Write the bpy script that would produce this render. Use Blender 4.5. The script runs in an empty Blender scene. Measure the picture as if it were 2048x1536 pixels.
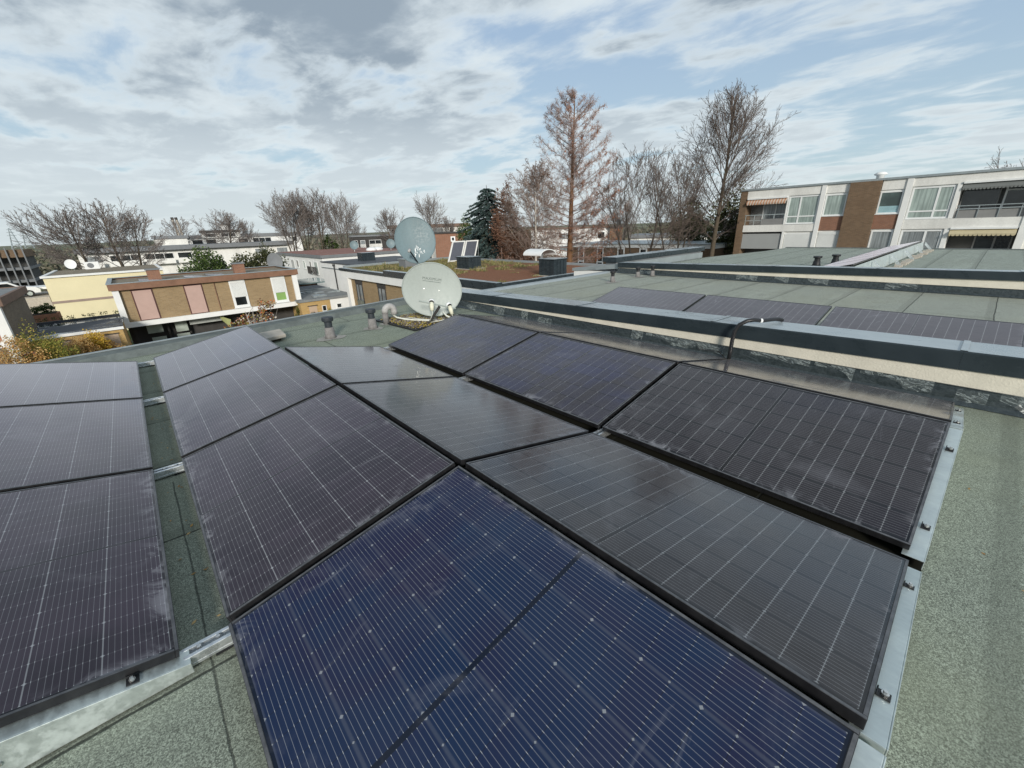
import bpy, math, random
from mathutils import Vector, Matrix
S = bpy.context.scene
COL = S.collection
RD = math.radians
PI = math.pi

# ------------------------------------------------------------------ helpers
ORG = {}


def tag(o, label=None, cat=None, group=None, kind=None):
    if label: o['label'] = label
    if cat: o['category'] = cat
    if group: o['group'] = group
    if kind: o['kind'] = kind
    elif cat: o['kind'] = 'thing'
    return o


def thing(name, label, cat, loc=(0, 0, 0), group=None):
    o = bpy.data.objects.new(name, None)
    o.empty_display_size = .2
    COL.objects.link(o)
    o.location = loc
    ORG[o.name] = Vector(loc)
    return tag(o, label, cat, group)


class MB:
    """collects shapes in world coordinates, builds ONE mesh object"""

    def __init__(s):
        s.v, s.f = [], []

    def add(s, vs, fs):
        n = len(s.v)
        s.g = getattr(s, 'g', []) + [(n, len(s.f))]
        s.v += [tuple(p) for p in vs]
        s.f += [tuple(i + n for i in f) for f in fs]
        return s

    def box(s, x0, x1, y0, y1, z0, z1):
        x0, x1 = min(x0, x1), max(x0, x1)
        y0, y1 = min(y0, y1), max(y0, y1)
        z0, z1 = min(z0, z1), max(z0, z1)
        return s.add([(x0, y0, z0), (x1, y0, z0), (x1, y1, z0), (x0, y1, z0), (x0, y0, z1), (x1, y0, z1), (x1, y1, z1), (x0, y1, z1)],
                     [(0, 3, 2, 1), (4, 5, 6, 7), (0, 1, 5, 4), (1, 2, 6, 5), (2, 3, 7, 6), (3, 0, 4, 7)])

    def prism(s, prof, vec):
        """closed profile swept by vec"""
        n = len(prof)
        vec = Vector(vec)
        a = [Vector(p) for p in prof]
        nrm = Vector((0, 0, 0))
        for i in range(n):
            nrm += a[i].cross(a[(i + 1) % n])
        if nrm.dot(vec) > 0: a = a[::-1]
        b = [p + vec for p in a]
        return s.add(a + b, [tuple(range(n)), tuple(range(2 * n - 1, n - 1, -1))] + [(i, i + n, (i + 1) % n + n, (i + 1) % n) for i in range(n)])

    def tube(s, pts, rad, n=6, cap=True):
        pts = [Vector(p) for p in pts]
        if not isinstance(rad, (list, tuple)): rad = [rad] * len(pts)
        vs, fs = [], []
        up = None
        for i, p in enumerate(pts):
            d = (pts[min(i + 1, len(pts) - 1)] - pts[max(i - 1, 0)])
            if d.length < 1e-9: d = Vector((0, 0, 1))
            d.normalize()
            if up is None: up = Vector((0, 0, 1)) if abs(d.z) < .9 else Vector((1, 0, 0))
            x = up.cross(d)
            if x.length < 1e-4: x = Vector((1, 0, 0)).cross(d)
            x.normalize()
            y = d.cross(x)
            up = y.copy() if abs(y.dot(up)) > .05 else up
            for k in range(n):
                t = 2 * PI * k / n
                vs.append(p + (x * math.cos(t) + y * math.sin(t)) * rad[i])
        for i in range(len(pts) - 1):
            for k in range(n):
                a, b = i * n + k, i * n + (k + 1) % n
                fs.append((a, b, b + n, a + n))
        if cap:
            fs.append(tuple(range(n - 1, -1, -1)))
            fs.append(tuple(range((len(pts) - 1) * n, len(pts) * n)))
        return s.add(vs, fs)

    def lathe(s, c, prof, n=20):
        """prof: (radius, z) pairs round a vertical axis at c"""
        vs, fs = [], []
        for r, z in prof:
            for k in range(n):
                t = 2 * PI * k / n
                vs.append((c[0] + r * math.cos(t), c[1] + r * math.sin(t), c[2] + z))
        for i in range(len(prof) - 1):
            for k in range(n):
                a, b = i * n + k, i * n + (k + 1) % n
                fs.append((a, b, b + n, a + n))
        fs.append(tuple(range(n - 1, -1, -1)))
        fs.append(tuple(range((len(prof) - 1) * n, len(prof) * n)))
        return s.add(vs, fs)

    def each(s, name, mat, parent, **k):
        """every added shape becomes a part of its own"""
        out = []
        for i, (v0, f0) in enumerate(s.g):
            v1, f1 = s.g[i + 1] if i + 1 < len(s.g) else (len(s.v), len(s.f))
            out.append(MB().add(s.v[v0:v1], [[j - v0 for j in f] for f in s.f[f0:f1]]).build(name, mat, parent, **k))
        return out

    def build(s, name, mat, parent=None, smooth=False, bevel=0, label=None, loc=None):
        o0 = Vector(loc) if loc is not None else Vector((0, 0, 0))
        if parent is not None: o0 = ORG[parent.name]
        me = bpy.data.meshes.new(name)
        me.from_pydata([tuple(Vector(p) - o0) for p in s.v], [], s.f)
        me.validate()
        if smooth:
            me.polygons.foreach_set('use_smooth', [True] * len(me.polygons))
        me.update()
        ms = mat if isinstance(mat, (list, tuple)) else [mat]
        for m in ms: me.materials.append(m)
        o = bpy.data.objects.new(name, me)
        COL.objects.link(o)
        ORG[o.name] = o0
        if parent is not None: o.parent = parent
        else: o.location = o0
        if bevel:
            b = o.modifiers.new('bevel', 'BEVEL')
            b.width = bevel; b.segments = 2; b.limit_method = 'ANGLE'; b.angle_limit = RD(40)
        if label: o['label'] = label
        return o


def bx(*a): return MB().box(*a)


# photograph geometry (camera solved from the panel grid; roof at z = 0)
CAM = Vector((-1.058, .06445, 1.50677))
CR = Matrix(((0.7451117573, -0.6660998897, -0.0334575249), (0.2589038001, 0.2426541991, 0.9349266078), (0.6146359014, 0.7052870881, -0.3532602895)))
CF = 829.667


def ray(x, y): return CR.transposed() @ Vector(((x - 1024) / CF, (768 - y) / CF, 1))


def onX(x, y, X): d = ray(x, y); return CAM + d * ((X - CAM.x) / d.x)


def onY(x, y, Y): d = ray(x, y); return CAM + d * ((Y - CAM.y) / d.y)


def onZ(x, y, Z): d = ray(x, y); return CAM + d * ((Z - CAM.z) / d.z)


def atD(x, y, D): d = ray(x, y); return CAM + d * (D / math.hypot(d.x, d.y))


# ------------------------------------------------------------------ node helpers
class N:
    """tiny expression wrapper round shader sockets"""

    def __init__(s, nt, sock): s.nt, s.k = nt, sock

    def _m(s, op, *o):
        n = s.nt.nodes.new('ShaderNodeMath'); n.operation = op
        for i, a in enumerate((s,) + o):
            if isinstance(a, N): s.nt.links.new(a.k, n.inputs[i])
            else: n.inputs[i].default_value = a
        return N(s.nt, n.outputs[0])

    def __add__(s, o): return s._m('ADD', o)
    def __sub__(s, o): return s._m('SUBTRACT', o)
    def __mul__(s, o): return s._m('MULTIPLY', o)
    def __truediv__(s, o): return s._m('DIVIDE', o)
    def __lt__(s, o): return s._m('LESS_THAN', o)
    def __gt__(s, o): return s._m('GREATER_THAN', o)
    def abs(s): return s._m('ABSOLUTE')
    def frac(s): return s._m('FRACT')
    def floor(s): return s._m('FLOOR')
    def min(s, o): return s._m('MINIMUM', o)
    def max(s, o): return s._m('MAXIMUM', o)
    def pow(s, o): return s._m('POWER', o)
    def inv(s):
        n = s.nt.nodes.new('ShaderNodeMath'); n.operation = 'SUBTRACT'; n.inputs[0].default_value = 1
        s.nt.links.new(s.k, n.inputs[1]); return N(s.nt, n.outputs[0])
    def clamp(s): m = s._m('ADD', 0.0); m.k.node.use_clamp = True; return m
    def edge(s): f = s.frac(); return f.min(f.inv())

    def ramp(s, a, b, lo=0, hi=1):
        n = s.nt.nodes.new('ShaderNodeMapRange'); n.interpolation_type = 'SMOOTHSTEP'
        s.nt.links.new(s.k, n.inputs[0])
        n.inputs[1].default_value, n.inputs[2].default_value, n.inputs[3].default_value, n.inputs[4].default_value = a, b, lo, hi
        return N(s.nt, n.outputs[0])


class Mat:
    def __init__(s, name, rough=.7, metal=0, spec=.5):
        s.m = bpy.data.materials.new(name); s.m.use_nodes = True
        s.nt = s.m.node_tree
        s.b = s.nt.nodes['Principled BSDF']
        s.b.inputs['Roughness'].default_value = rough
        s.b.inputs['Metallic'].default_value = metal
        s.b.inputs['Specular IOR Level'].default_value = spec
        s.tc = s.nt.nodes.new('ShaderNodeTexCoord')

    def new(s, t): return s.nt.nodes.new(t)
    def link(s, a, b): s.nt.links.new(a.k if isinstance(a, N) else a, b)

    def xyz(s, vec=None):
        n = s.new('ShaderNodeSeparateXYZ'); s.link(vec or s.tc.outputs['Object'], n.inputs[0])
        return [N(s.nt, n.outputs[i]) for i in range(3)]

    def comb(s, x, y, z=0.0):
        n = s.new('ShaderNodeCombineXYZ')
        for i, a in enumerate((x, y, z)):
            if isinstance(a, N): s.link(a, n.inputs[i])
            else: n.inputs[i].default_value = a
        return n.outputs[0]

    def noise(s, scale, detail=3, rough=.55, vec=None, dist=0, stretch=None):
        v = vec or s.tc.outputs['Object']
        if stretch:
            mp = s.new('ShaderNodeMapping'); mp.inputs['Scale'].default_value = stretch
            s.link(v, mp.inputs[0]); v = mp.outputs[0]
        n = s.new('ShaderNodeTexNoise'); n.inputs['Scale'].default_value = scale
        n.inputs['Detail'].default_value = detail; n.inputs['Roughness'].default_value = rough
        n.inputs['Distortion'].default_value = dist
        s.link(v, n.inputs['Vector'])
        return N(s.nt, n.outputs['Fac'])

    def white(s, vec):
        n = s.new('ShaderNodeTexWhiteNoise'); n.noise_dimensions = '3D'; s.link(vec, n.inputs[0])
        return N(s.nt, n.outputs[0])

    def voro(s, scale, feat='F1', vec=None):
        n = s.new('ShaderNodeTexVoronoi'); n.feature = feat; n.inputs['Scale'].default_value = scale
        s.link(vec or s.tc.outputs['Object'], n.inputs['Vector']); return n

    def mix(s, f, a, b, mode='MIX'):
        n = s.new('ShaderNodeMix'); n.data_type = 'RGBA'; n.blend_type = mode
        for k, a_ in ((0, f), (6, a), (7, b)):
            if isinstance(a_, N): s.link(a_, n.inputs[k])
            elif isinstance(a_, bpy.types.NodeSocket): s.link(a_, n.inputs[k])
            elif k == 0: n.inputs[k].default_value = a_
            else: n.inputs[k].default_value = (*a_[:3], 1)
        return n.outputs[2]

    def color(s, c):
        if isinstance(c, (tuple, list)): s.b.inputs['Base Color'].default_value = (*c[:3], 1)
        else: s.link(c, s.b.inputs['Base Color'])
        return s

    def rough(s, r): s.link(r, s.b.inputs['Roughness']); return s

    def bump(s, h, strength=.3, dist=.01):
        n = s.new('ShaderNodeBump'); n.inputs['Strength'].default_value = strength; n.inputs['Distance'].default_value = dist
        s.link(h, n.inputs['Height']); s.link(n.outputs[0], s.b.inputs['Normal']); return s


def plain(name, c, rough=.7, metal=0, var=.25, scale=3, spec=.4, bump=0, streak=False):
    """colour with a little large- and small-scale wear so that nothing is flat"""
    m = Mat(name, rough, metal, spec)
    f = m.noise(scale, 5, .6, stretch=(1, 1, .25) if streak else None)
    g = m.noise(scale * 13, 3)
    k = (f * .7 + g * .3).ramp(.25, .75)
    m.color(m.mix(k, [x * (1 - var) for x in c], [min(1, x * (1 + var * .6)) for x in c]))
    m.rough(g.ramp(.3, .7, max(.02, rough - .08), min(1, rough + .08)))
    if bump: m.bump(g, bump, .004)
    return m.m


def brick(name, c1, c2, mortar, bw=.25, bh=.075, axis='x', stain=.3):
    """axis: the wall runs along x or y"""
    m = Mat(name, .85, 0, .25)
    x, y, z = m.xyz()
    n = m.new('ShaderNodeTexBrick')
    n.inputs['Scale'].default_value = 1
    n.inputs['Brick Width'].default_value = bw; n.inputs['Row Height'].default_value = bh
    n.inputs['Mortar Size'].default_value = .008; n.inputs['Mortar Smooth'].default_value = .2
    n.inputs['Color1'].default_value = (*c1, 1); n.inputs['Color2'].default_value = (*c2, 1); n.inputs['Mortar'].default_value = (*mortar, 1)
    m.link(m.comb((x + y), z), n.inputs['Vector'])
    f = m.noise(1.1, 5, .65).ramp(.3, .75)
    g = m.noise(9, 3).ramp(.3, .75)
    c = m.mix(f * stain, n.outputs['Color'], [a * .45 for a in c1])
    c = m.mix(g * .35, c, [min(1, a * 1.35) for a in c2])
    m.color(c)
    inv = N(m.nt, n.outputs['Fac']).inv()
    m.bump(inv, .5, .006)
    return m.m


def window_glass(name, c, dark=.5, rough=.06, curtain=False):
    m = Mat(name, rough, 0, .6)
    if curtain:
        x, y, z = m.xyz()
        w = m.noise(1, 3, .5, vec=m.comb((x + y) * 9, z * .35)).ramp(.3, .7)
        w2 = m.noise(1.3, 2).ramp(.35, .65)
        m.color(m.mix(w2 * .4, m.mix(w, [a * dark for a in c], c), [a * .45 for a in c]))
    else:
        k = m.noise(.9, 3).ramp(.35, .7)
        m.color(m.mix(k, [a * dark for a in c], c))
    return m.m


M = {}
# bitumen felt with mineral granules and lapped strips
def felt(name, base, moss, seam_off=0.0, strip=1.0, yend=5.0, mossy=.5, clear=False):
    m = Mat(name, .93, 0, .25)
    x, y, z = m.xyz()
    wob = (m.noise(2.2, 3) - .5) * .03
    s = ((y + wob + seam_off) / strip)
    row = s.floor()
    d1 = s.edge() * strip
    e = (x + wob * .6 + row * 1.73) / yend
    d2 = e.edge() * yend
    fine = (m.noise(30, 2) - .5) * .008
    seam = (d1.min(d2) + fine).ramp(.003, .010, 1, 0)
    if clear:
        y = y + 4.0      # object origin of the near house
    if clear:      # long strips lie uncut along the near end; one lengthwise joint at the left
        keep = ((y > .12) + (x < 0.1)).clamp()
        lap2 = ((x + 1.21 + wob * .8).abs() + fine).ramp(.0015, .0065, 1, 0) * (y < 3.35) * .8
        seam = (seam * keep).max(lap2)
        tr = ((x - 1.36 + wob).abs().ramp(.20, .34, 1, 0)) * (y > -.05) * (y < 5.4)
    lap = ((s.frac() * strip) - .05).abs().ramp(.03, .06, 1, 0)
    vg = m.voro(310); gr = N(m.nt, m.xyz(vg.outputs['Color'])[0].k)
    gr2 = m.noise(70, 3, .7)
    big = m.noise(.55, 6, .65)
    med = m.noise(3.1, 5, .65)
    str_ = m.noise(1.6, 4, .6, stretch=(.25, 1.6, 1))
    c = m.mix(gr.pow(1.3), [a * .42 for a in base], [min(1, a * 1.9) for a in base])
    c = m.mix(gr2.ramp(.4, .75) * .3, c, [a * .45 for a in base])
    c = m.mix((big.ramp(.4, .7) * mossy), c, moss)
    c = m.mix(med.ramp(.48, .75) * .28, c, [a * .5 for a in base])
    c = m.mix(str_.ramp(.52, .72) * .25, c, [min(1, a * 1.5) for a in base])
    c = m.mix(lap * .28, c, [a * .45 for a in base])
    spark = N(m.nt, m.voro(150).outputs['Distance']).ramp(.0, .16, 1, 0) * (m.noise(41, 2).ramp(.5, .7))
    c = m.mix(spark * .55, c, (.62, .64, .56))
    if clear:      # shade in the narrow trough between two panel rows, painted into the felt colour
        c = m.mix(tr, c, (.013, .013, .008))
    c = m.mix(seam * .85, c, (.022, .025, .022))
    m.color(c)
    m.bump(gr * .35 + gr2 * .6 - seam * 1.5, .45, .003)
    return m.m


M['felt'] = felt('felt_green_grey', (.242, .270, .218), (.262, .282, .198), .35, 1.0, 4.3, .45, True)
M['felt2'] = felt('felt_pale_green', (.325, .342, .292), (.33, .33, .24), .12, 1.0, 6.1, .3)
M['felt3'] = felt('felt_pale_grey_green', (.30, .33, .285), (.26, .28, .23), .6, 1.0, 7, .35)
M['bitumen'] = plain('bitumen_upstand', (.050, .064, .070), .42, 0, .4, 5, .5, .5)
def foil_mat():
    m = Mat('dark_foil_flashing', .26, 0, .55)
    x, y, z = m.xyz()
    f = m.noise(3.2, 4, .55, vec=m.comb(x, y * 1.0, z * 2.6), dist=1.8)
    g = m.noise(26, 4, .6)
    m.color(m.mix(g.ramp(.35, .7), (.032, .042, .046), (.052, .066, .071)))
    m.rough((f * .5 + g * .5).ramp(.35, .65, .16, .42))
    m.bump(f * .9 + g * .1, .45, .03)
    return m.m


M['foil'] = foil_mat()
M['felt_edge'] = plain('felt_edge_trim', (.14, .16, .155), .85, 0, .4, 5, .3, .5)


def metal_sheet(name, c, rough, metal, mottled=.3, scale=4, top=None):
    m = Mat(name, rough, metal, .5)
    f = m.noise(scale, 6, .7, dist=.6)
    g = m.noise(scale * 5, 4, .6, stretch=(1, .3, 1))
    k = (f * .6 + g * .4).ramp(.3, .7)
    m.color(m.mix(k, [a * (1 - mottled) for a in c], [min(1, a * (1 + mottled)) for a in c]))
    m.rough(k.ramp(.2, .8, rough - .1, rough + .12))
    m.bump(f, .05, .01)
    return m.m


def coping_mat():
    m = Mat('anthracite_coated_coping', .3, 0, .35)
    f = m.noise(1.6, 6, .7, dist=.6); g = m.noise(7, 4, .6, stretch=(1, .25, 1))
    k = (f * .6 + g * .4).ramp(.3, .7)
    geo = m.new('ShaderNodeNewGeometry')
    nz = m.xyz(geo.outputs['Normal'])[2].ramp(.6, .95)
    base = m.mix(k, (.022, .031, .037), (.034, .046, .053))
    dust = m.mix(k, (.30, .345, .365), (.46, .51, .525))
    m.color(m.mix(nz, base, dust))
    m.rough(k.ramp(.2, .8, .22, .36))
    m.bump(f, .05, .01)
    return m.m


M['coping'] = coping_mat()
M['galv'] = metal_sheet('galvanised_steel', (.60, .66, .645), .45, .7, .14, 9)
M['alu'] = metal_sheet('mill_aluminium', (.72, .75, .77), .35, .85, .1, 12)
def frame_mat():
    m = Mat('black_anodised_frame', .35, .2, .5)
    f = m.noise(14, 5, .7)
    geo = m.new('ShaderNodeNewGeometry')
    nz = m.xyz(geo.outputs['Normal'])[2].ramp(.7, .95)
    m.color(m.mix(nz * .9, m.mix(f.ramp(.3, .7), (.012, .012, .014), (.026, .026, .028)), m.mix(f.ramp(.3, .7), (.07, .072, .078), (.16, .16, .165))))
    return m.m


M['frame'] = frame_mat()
M['steel'] = plain('stainless_bolt', (.7, .7, .68), .25, .9, .1, 30)
M['black'] = plain('black_plastic', (.018, .019, .021), .5, 0, .3, 12)
M['render_cream'] = plain('cream_mineral_render', (.74, .69, .58), .9, 0, .12, 5, .2, .6)
M['white'] = plain('white_painted_render', (.80, .80, .78), .85, 0, .08, 1.2, .25)
M['white_dirty'] = plain('weathered_white_panel', (.78, .77, .73), .8, 0, .20, .8, .25, 0, True)
M['white_frame'] = plain('white_window_frame', (.80, .81, .80), .45, 0, .06, 2)
M['shutter_white'] = plain('white_roller_shutter', (.72, .73, .71), .6, 0, .08, 1.5)
M['pv_pipe_grey'] = plain('weathered_grey_pipe', (.23, .22, .215), .85, 0, .35, 14, .3, .4)
M['pv_pipe_pale'] = plain('pale_grey_pipe_bend', (.42, .41, .40), .75, 0, .25, 16, .3, .3)
M['anthracite'] = plain('anthracite_plastic_cap', (.035, .042, .050), .5, 0, .25, 9)
M['cement'] = plain('cement_collar', (.36, .35, .32), .9, 0, .3, 14, .2, .5)
M['concrete'] = plain('concrete_slab', (.47, .43, .37), .9, 0, .25, 7, .2, .4)
M['dish_pale'] = plain('pale_grey_dish_paint', (.36, .40, .375), .5, 0, .16, 2.2, .4, 0, True)
M['dish_blue'] = plain('blue_grey_dish_paint', (.15, .215, .235), .5, 0, .2, 2.5, .4, 0, True)
M['cream_plastic'] = plain('cream_plastic', (.74, .72, .57), .5, 0, .1, 10)
M['cable_white'] = plain('white_cable', (.70, .71, .64), .5, 0, .12, 20)
M['hose'] = plain('black_corrugated_hose', (.02, .02, .022), .42, 0, .3, 40)
M['grey_dark'] = plain('dark_grey_cladding', (.055, .052, .050), .8, 0, .25, 2)
M['grey_mid'] = plain('mid_grey_fascia', (.19, .20, .21), .7, 0, .15, 2)
M['fascia_brown'] = plain('red_brown_fascia_boards', (.235, .13, .085), .75, 0, .25, 2.2, .3)
M['fascia_dark_brown'] = plain('dark_brown_fascia', (.19, .125, .095), .8, 0, .25, 2)
M['brick_ochre'] = brick('ochre_brick', (.36, .255, .14), (.28, .195, .105), (.33, .28, .2))
M['brick_brown'] = brick('brown_brick', (.215, .140, .085), (.145, .095, .058), (.20, .165, .13))
M['brick_red'] = brick('red_brick', (.30, .15, .095), (.23, .115, .075), (.26, .2, .16))
M['brick_orange'] = brick('orange_brick', (.42, .20, .12), (.33, .15, .09), (.33, .25, .19))
M['brick_grey'] = brick('grey_brown_brick', (.235, .195, .15), (.17, .14, .105), (.2, .175, .14))
M['brick_yellow'] = brick('yellow_garage_brick', (.55, .37, .15), (.45, .29, .11), (.42, .33, .2))
M['yellow'] = plain('pale_yellow_render', (.78, .70, .46), .9, 0, .06, 1.0, .2)
M['band'] = plain('grey_brown_floor_band', (.34, .26, .22), .85, 0, .15, 2)
M['pink'] = plain('salmon_roller_shutter', (.52, .36, .31), .65, 0, .08, 2)
M['green_blind'] = plain('green_window_blind', (.24, .40, .12), .6, 0, .12, 3)
M['beige_slab'] = plain('beige_garage_door', (.50, .38, .28), .7, 0, .12, 2)
M['glass_dark'] = window_glass('dark_window_glass', (.035, .042, .045), .35)
M['glass_green'] = window_glass('greenish_window_glass', (.10, .15, .14), .4)
M['curtain'] = window_glass('window_with_net_curtain', (.44, .53, .49), .55, .12, True)
M['curtain_grey'] = window_glass('window_with_grey_curtain', (.34, .37, .38), .5, .12, True)
M['screen_grey'] = plain('grey_fabric_screen', (.34, .35, .345), .85, 0, .05, 1)
M['awning_dark'] = plain('grey_awning_cloth', (.17, .18, .175), .85, 0, .1, 2)
M['awning_yellow'] = plain('pale_yellow_awning_cloth', (.52, .45, .29), .85, 0, .1, 2)
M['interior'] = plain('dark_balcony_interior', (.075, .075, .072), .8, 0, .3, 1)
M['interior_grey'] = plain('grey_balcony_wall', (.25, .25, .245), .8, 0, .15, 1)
M['roof_gravel'] = plain('gravel_roof', (.26, .22, .165), .95, 0, .45, 9, .2, .5)
M['roof_dark'] = plain('dark_bitumen_roof', (.075, .08, .088), .6, 0, .4, 1.6)
M['roof_red'] = plain('reddish_felt_roof', (.26, .13, .105), .9, 0, .2, 2)
M['roof_grey'] = plain('grey_felt_roof', (.22, .23, .23), .85, 0, .3, 1.4)
M['zinc'] = plain('zinc_edge_trim', (.36, .40, .41), .45, .4, .15, 3)
M['asphalt'] = plain('asphalt', (.055, .055, .057), .9, 0, .25, .5)
M['car_white'] = plain('white_car_paint', (.78, .79, .80), .2, 0, .03, 1)
M['tyre'] = plain('tyre_rubber', (.02, .02, .02), .8)


def striped(name, c1, c2, w, axis=1):
    m = Mat(name, .85, 0, .2)
    q = m.xyz()[axis]
    m.color(m.mix((q / w).frac() > .5, c1, c2)); return m.m


M['awning_stripe'] = striped('orange_striped_awning_cloth', (.48, .25, .15), (.58, .50, .42), .22)


def wet_roof():
    m = Mat('wet_garage_roof', .5, 0, .5)
    f = m.noise(.45, 4, .55, stretch=(.5, 1.2, 1))
    k = f.ramp(.40, .48)
    m.color(m.mix(k, (.075, .08, .09), (.045, .05, .06)))
    m.rough(k.ramp(0, 1, .75, .03)); return m.m


M['wet'] = wet_roof()


def ground_mat():
    m = Mat('gardens_and_paving', .95, 0, .2)
    a = m.noise(.06, 4, .6); b = m.noise(.5, 5, .65); c = m.noise(4, 3)
    col = m.mix(a.ramp(.44, .56), (.06, .085, .03), (.17, .155, .135))
    col = m.mix(b.ramp(.5, .68) * .8, col, (.11, .085, .05))
    col = m.mix(c.ramp(.35, .7) * .4, col, (.03, .035, .018))
    m.color(col); return m.m


M['ground'] = ground_mat()


def hill_mat():
    m = Mat('distant_fields', .95, 0, .1)
    a = m.noise(.008, 5, .6); b = m.noise(.03, 4)
    col = m.mix(a.ramp(.4, .6), (.16, .175, .11), (.21, .20, .15))
    col = m.mix(b.ramp(.5, .6) * .7, col, (.075, .09, .055))
    m.color(col); return m.m


M['hill'] = hill_mat()


def sedum_mat():
    m = Mat('clay_granulate_and_sedum', .95, 0, .15)
    gr = m.noise(28, 3, .7); b = m.noise(.55, 5, .6); c = m.noise(2.2, 4, .6)
    x, y, z = m.xyz()
    col = m.mix(gr.ramp(.3, .72), (.11, .045, .025), (.40, .20, .12))
    k = (b * .6 + c * .4 + (y + 1.5) * .03).ramp(.47, .60)
    col = m.mix(k * .8, col, m.mix(gr.ramp(.35, .7), (.07, .075, .025), (.30, .27, .12)))
    m.color(col); m.bump(gr, .8, .03); return m.m


M['sedum'] = sedum_mat()


def leafy(name, cols, rough=.7, trans=0.0):
    """per-leaf colour drawn from a list"""
    m = Mat(name, rough, 0, .25)
    g = m.new('ShaderNodeNewGeometry')
    r = m.new('ShaderNodeValToRGB'); r.color_ramp.interpolation = 'CONSTANT'
    el = r.color_ramp.elements
    while len(el) < len(cols): el.new(.5)
    for i, c in enumerate(cols):
        el[i].position = i / len(cols); el[i].color = (*c, 1)
    m.link(g.outputs['Random Per Island'], r.inputs[0])
    m.color(r.outputs[0])
    return m.m


M['bark'] = plain('grey_brown_bark', (.105, .085, .062), .9, 0, .35, 6, .2)
M['bark_dark'] = plain('dark_bark', (.060, .050, .040), .9, 0, .35, 6, .2)
M['bark_red'] = plain('orange_brown_redwood_bark', (.175, .095, .052), .9, 0, .4, 1.2, .2)
M['bark_birch'] = plain('pale_birch_bark', (.46, .42, .37), .85, 0, .5, 5, .2)
M['twig'] = leafy('bare_brown_twigs', [(.19, .16, .145), (.23, .195, .175), (.15, .13, .12)])
M['twig_dark'] = leafy('bare_dark_twigs', [(.11, .085, .072), (.14, .108, .09), (.085, .068, .06)])
M['twig_red'] = leafy('reddish_twigs', [(.32, .225, .19), (.245, .17, .145), (.37, .27, .235)])
M['larch'] = leafy('rust_brown_larch', [(.19, .10, .065), (.14, .075, .05), (.24, .13, .085)])
M['twig_birch'] = leafy('birch_twigs', [(.23, .165, .14), (.17, .12, .10), (.30, .24, .2)])
M['rust_leaf'] = leafy('rust_needle_tufts', [(.34, .13, .06), (.27, .11, .06), (.38, .18, .10)])
M['spruce'] = leafy('blue_green_needles', [(.06, .095, .09), (.04, .066, .064), (.10, .145, .14), (.03, .048, .045)])
M['conifer'] = leafy('dark_green_foliage', [(.045, .078, .022), (.07, .11, .028), (.03, .05, .018), (.10, .145, .04)])
M['yew'] = leafy('olive_green_foliage', [(.05, .06, .022), (.075, .08, .03), (.03, .038, .016), (.10, .10, .045)])
M['cypress'] = leafy('olive_cypress_foliage', [(.10, .105, .02), (.075, .08, .016), (.13, .13, .03)])
M['yellow_leaf'] = leafy('yellow_autumn_leaves', [(.58, .38, .03), (.50, .28, .03), (.62, .46, .08), (.36, .22, .04)])
M['olive_leaf'] = leafy('olive_shrub_leaves', [(.20, .21, .04), (.30, .27, .06), (.12, .14, .03), (.40, .30, .08)])
M['tan_leaf'] = leafy('tan_dry_leaves', [(.50, .30, .10), (.58, .40, .18), (.42, .22, .07), (.30, .19, .07)])
M['red_leaf'] = leafy('red_and_bronze_leaves', [(.48, .15, .055), (.20, .085, .05), (.14, .065, .045), (.30, .20, .07), (.20, .19, .05), (.55, .50, .44)])
M['scrub'] = leafy('brown_winter_scrub', [(.15, .10, .06), (.11, .075, .05), (.19, .14, .08), (.12, .11, .05)])
M['sedum_tuft'] = leafy('sedum_tufts', [(.16, .17, .05), (.23, .2, .08), (.10, .11, .04), (.30, .24, .13)])
M['wood_far'] = leafy('far_wood', [(.17, .155, .11), (.13, .13, .095), (.20, .18, .135), (.12, .135, .09)])
M['stones'] = leafy('mixed_gravel', [(.13, .10, .08), (.20, .17, .14), (.08, .065, .055), (.30, .28, .25), (.38, .29, .05), (.25, .21, .05)], .9)


def film_mat():
    m = Mat('torn_clear_plastic_film', .28, 0, .25)
    x, y, z = m.xyz()
    w = m.noise(5, 4, .6, vec=m.comb(y + z * .8, z * 5 - y * 1.6, 0.0), dist=.9)
    m.color((.50, .56, .55))
    tr = m.new('ShaderNodeBsdfTransparent'); mx = m.new('ShaderNodeMixShader')
    out = m.nt.nodes['Material Output']
    m.link(((w - .5).abs().ramp(.0, .045, .42, 0) + w.ramp(.52, .72, .05, .40)).clamp(), mx.inputs[0])
    m.link(tr.outputs[0], mx.inputs[1]); m.link(m.b.outputs[0], mx.inputs[2]); m.link(mx.outputs[0], out.inputs[0])
    return m.m


M['film'] = film_mat()

# ------------------------------------------------------------------ solar panels
PL, PW, GAP = 1.705, 1.134, .039
TILT, LOW, RG, VCD, VAB = .2029, .10, .0421, .1206, .1524
cw, sw = PW * math.cos(TILT), PW * math.sin(TILT)
XBh = -RG / 2; XBl = XBh - cw; XAl = XBl - VAB
XCh = RG / 2; XCl = XCh + cw; XDl = XCl + VCD; XDh = XDl + cw; XEh = XDh + RG; XEl = XEh + cw
HIGH = LOW + sw


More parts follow.
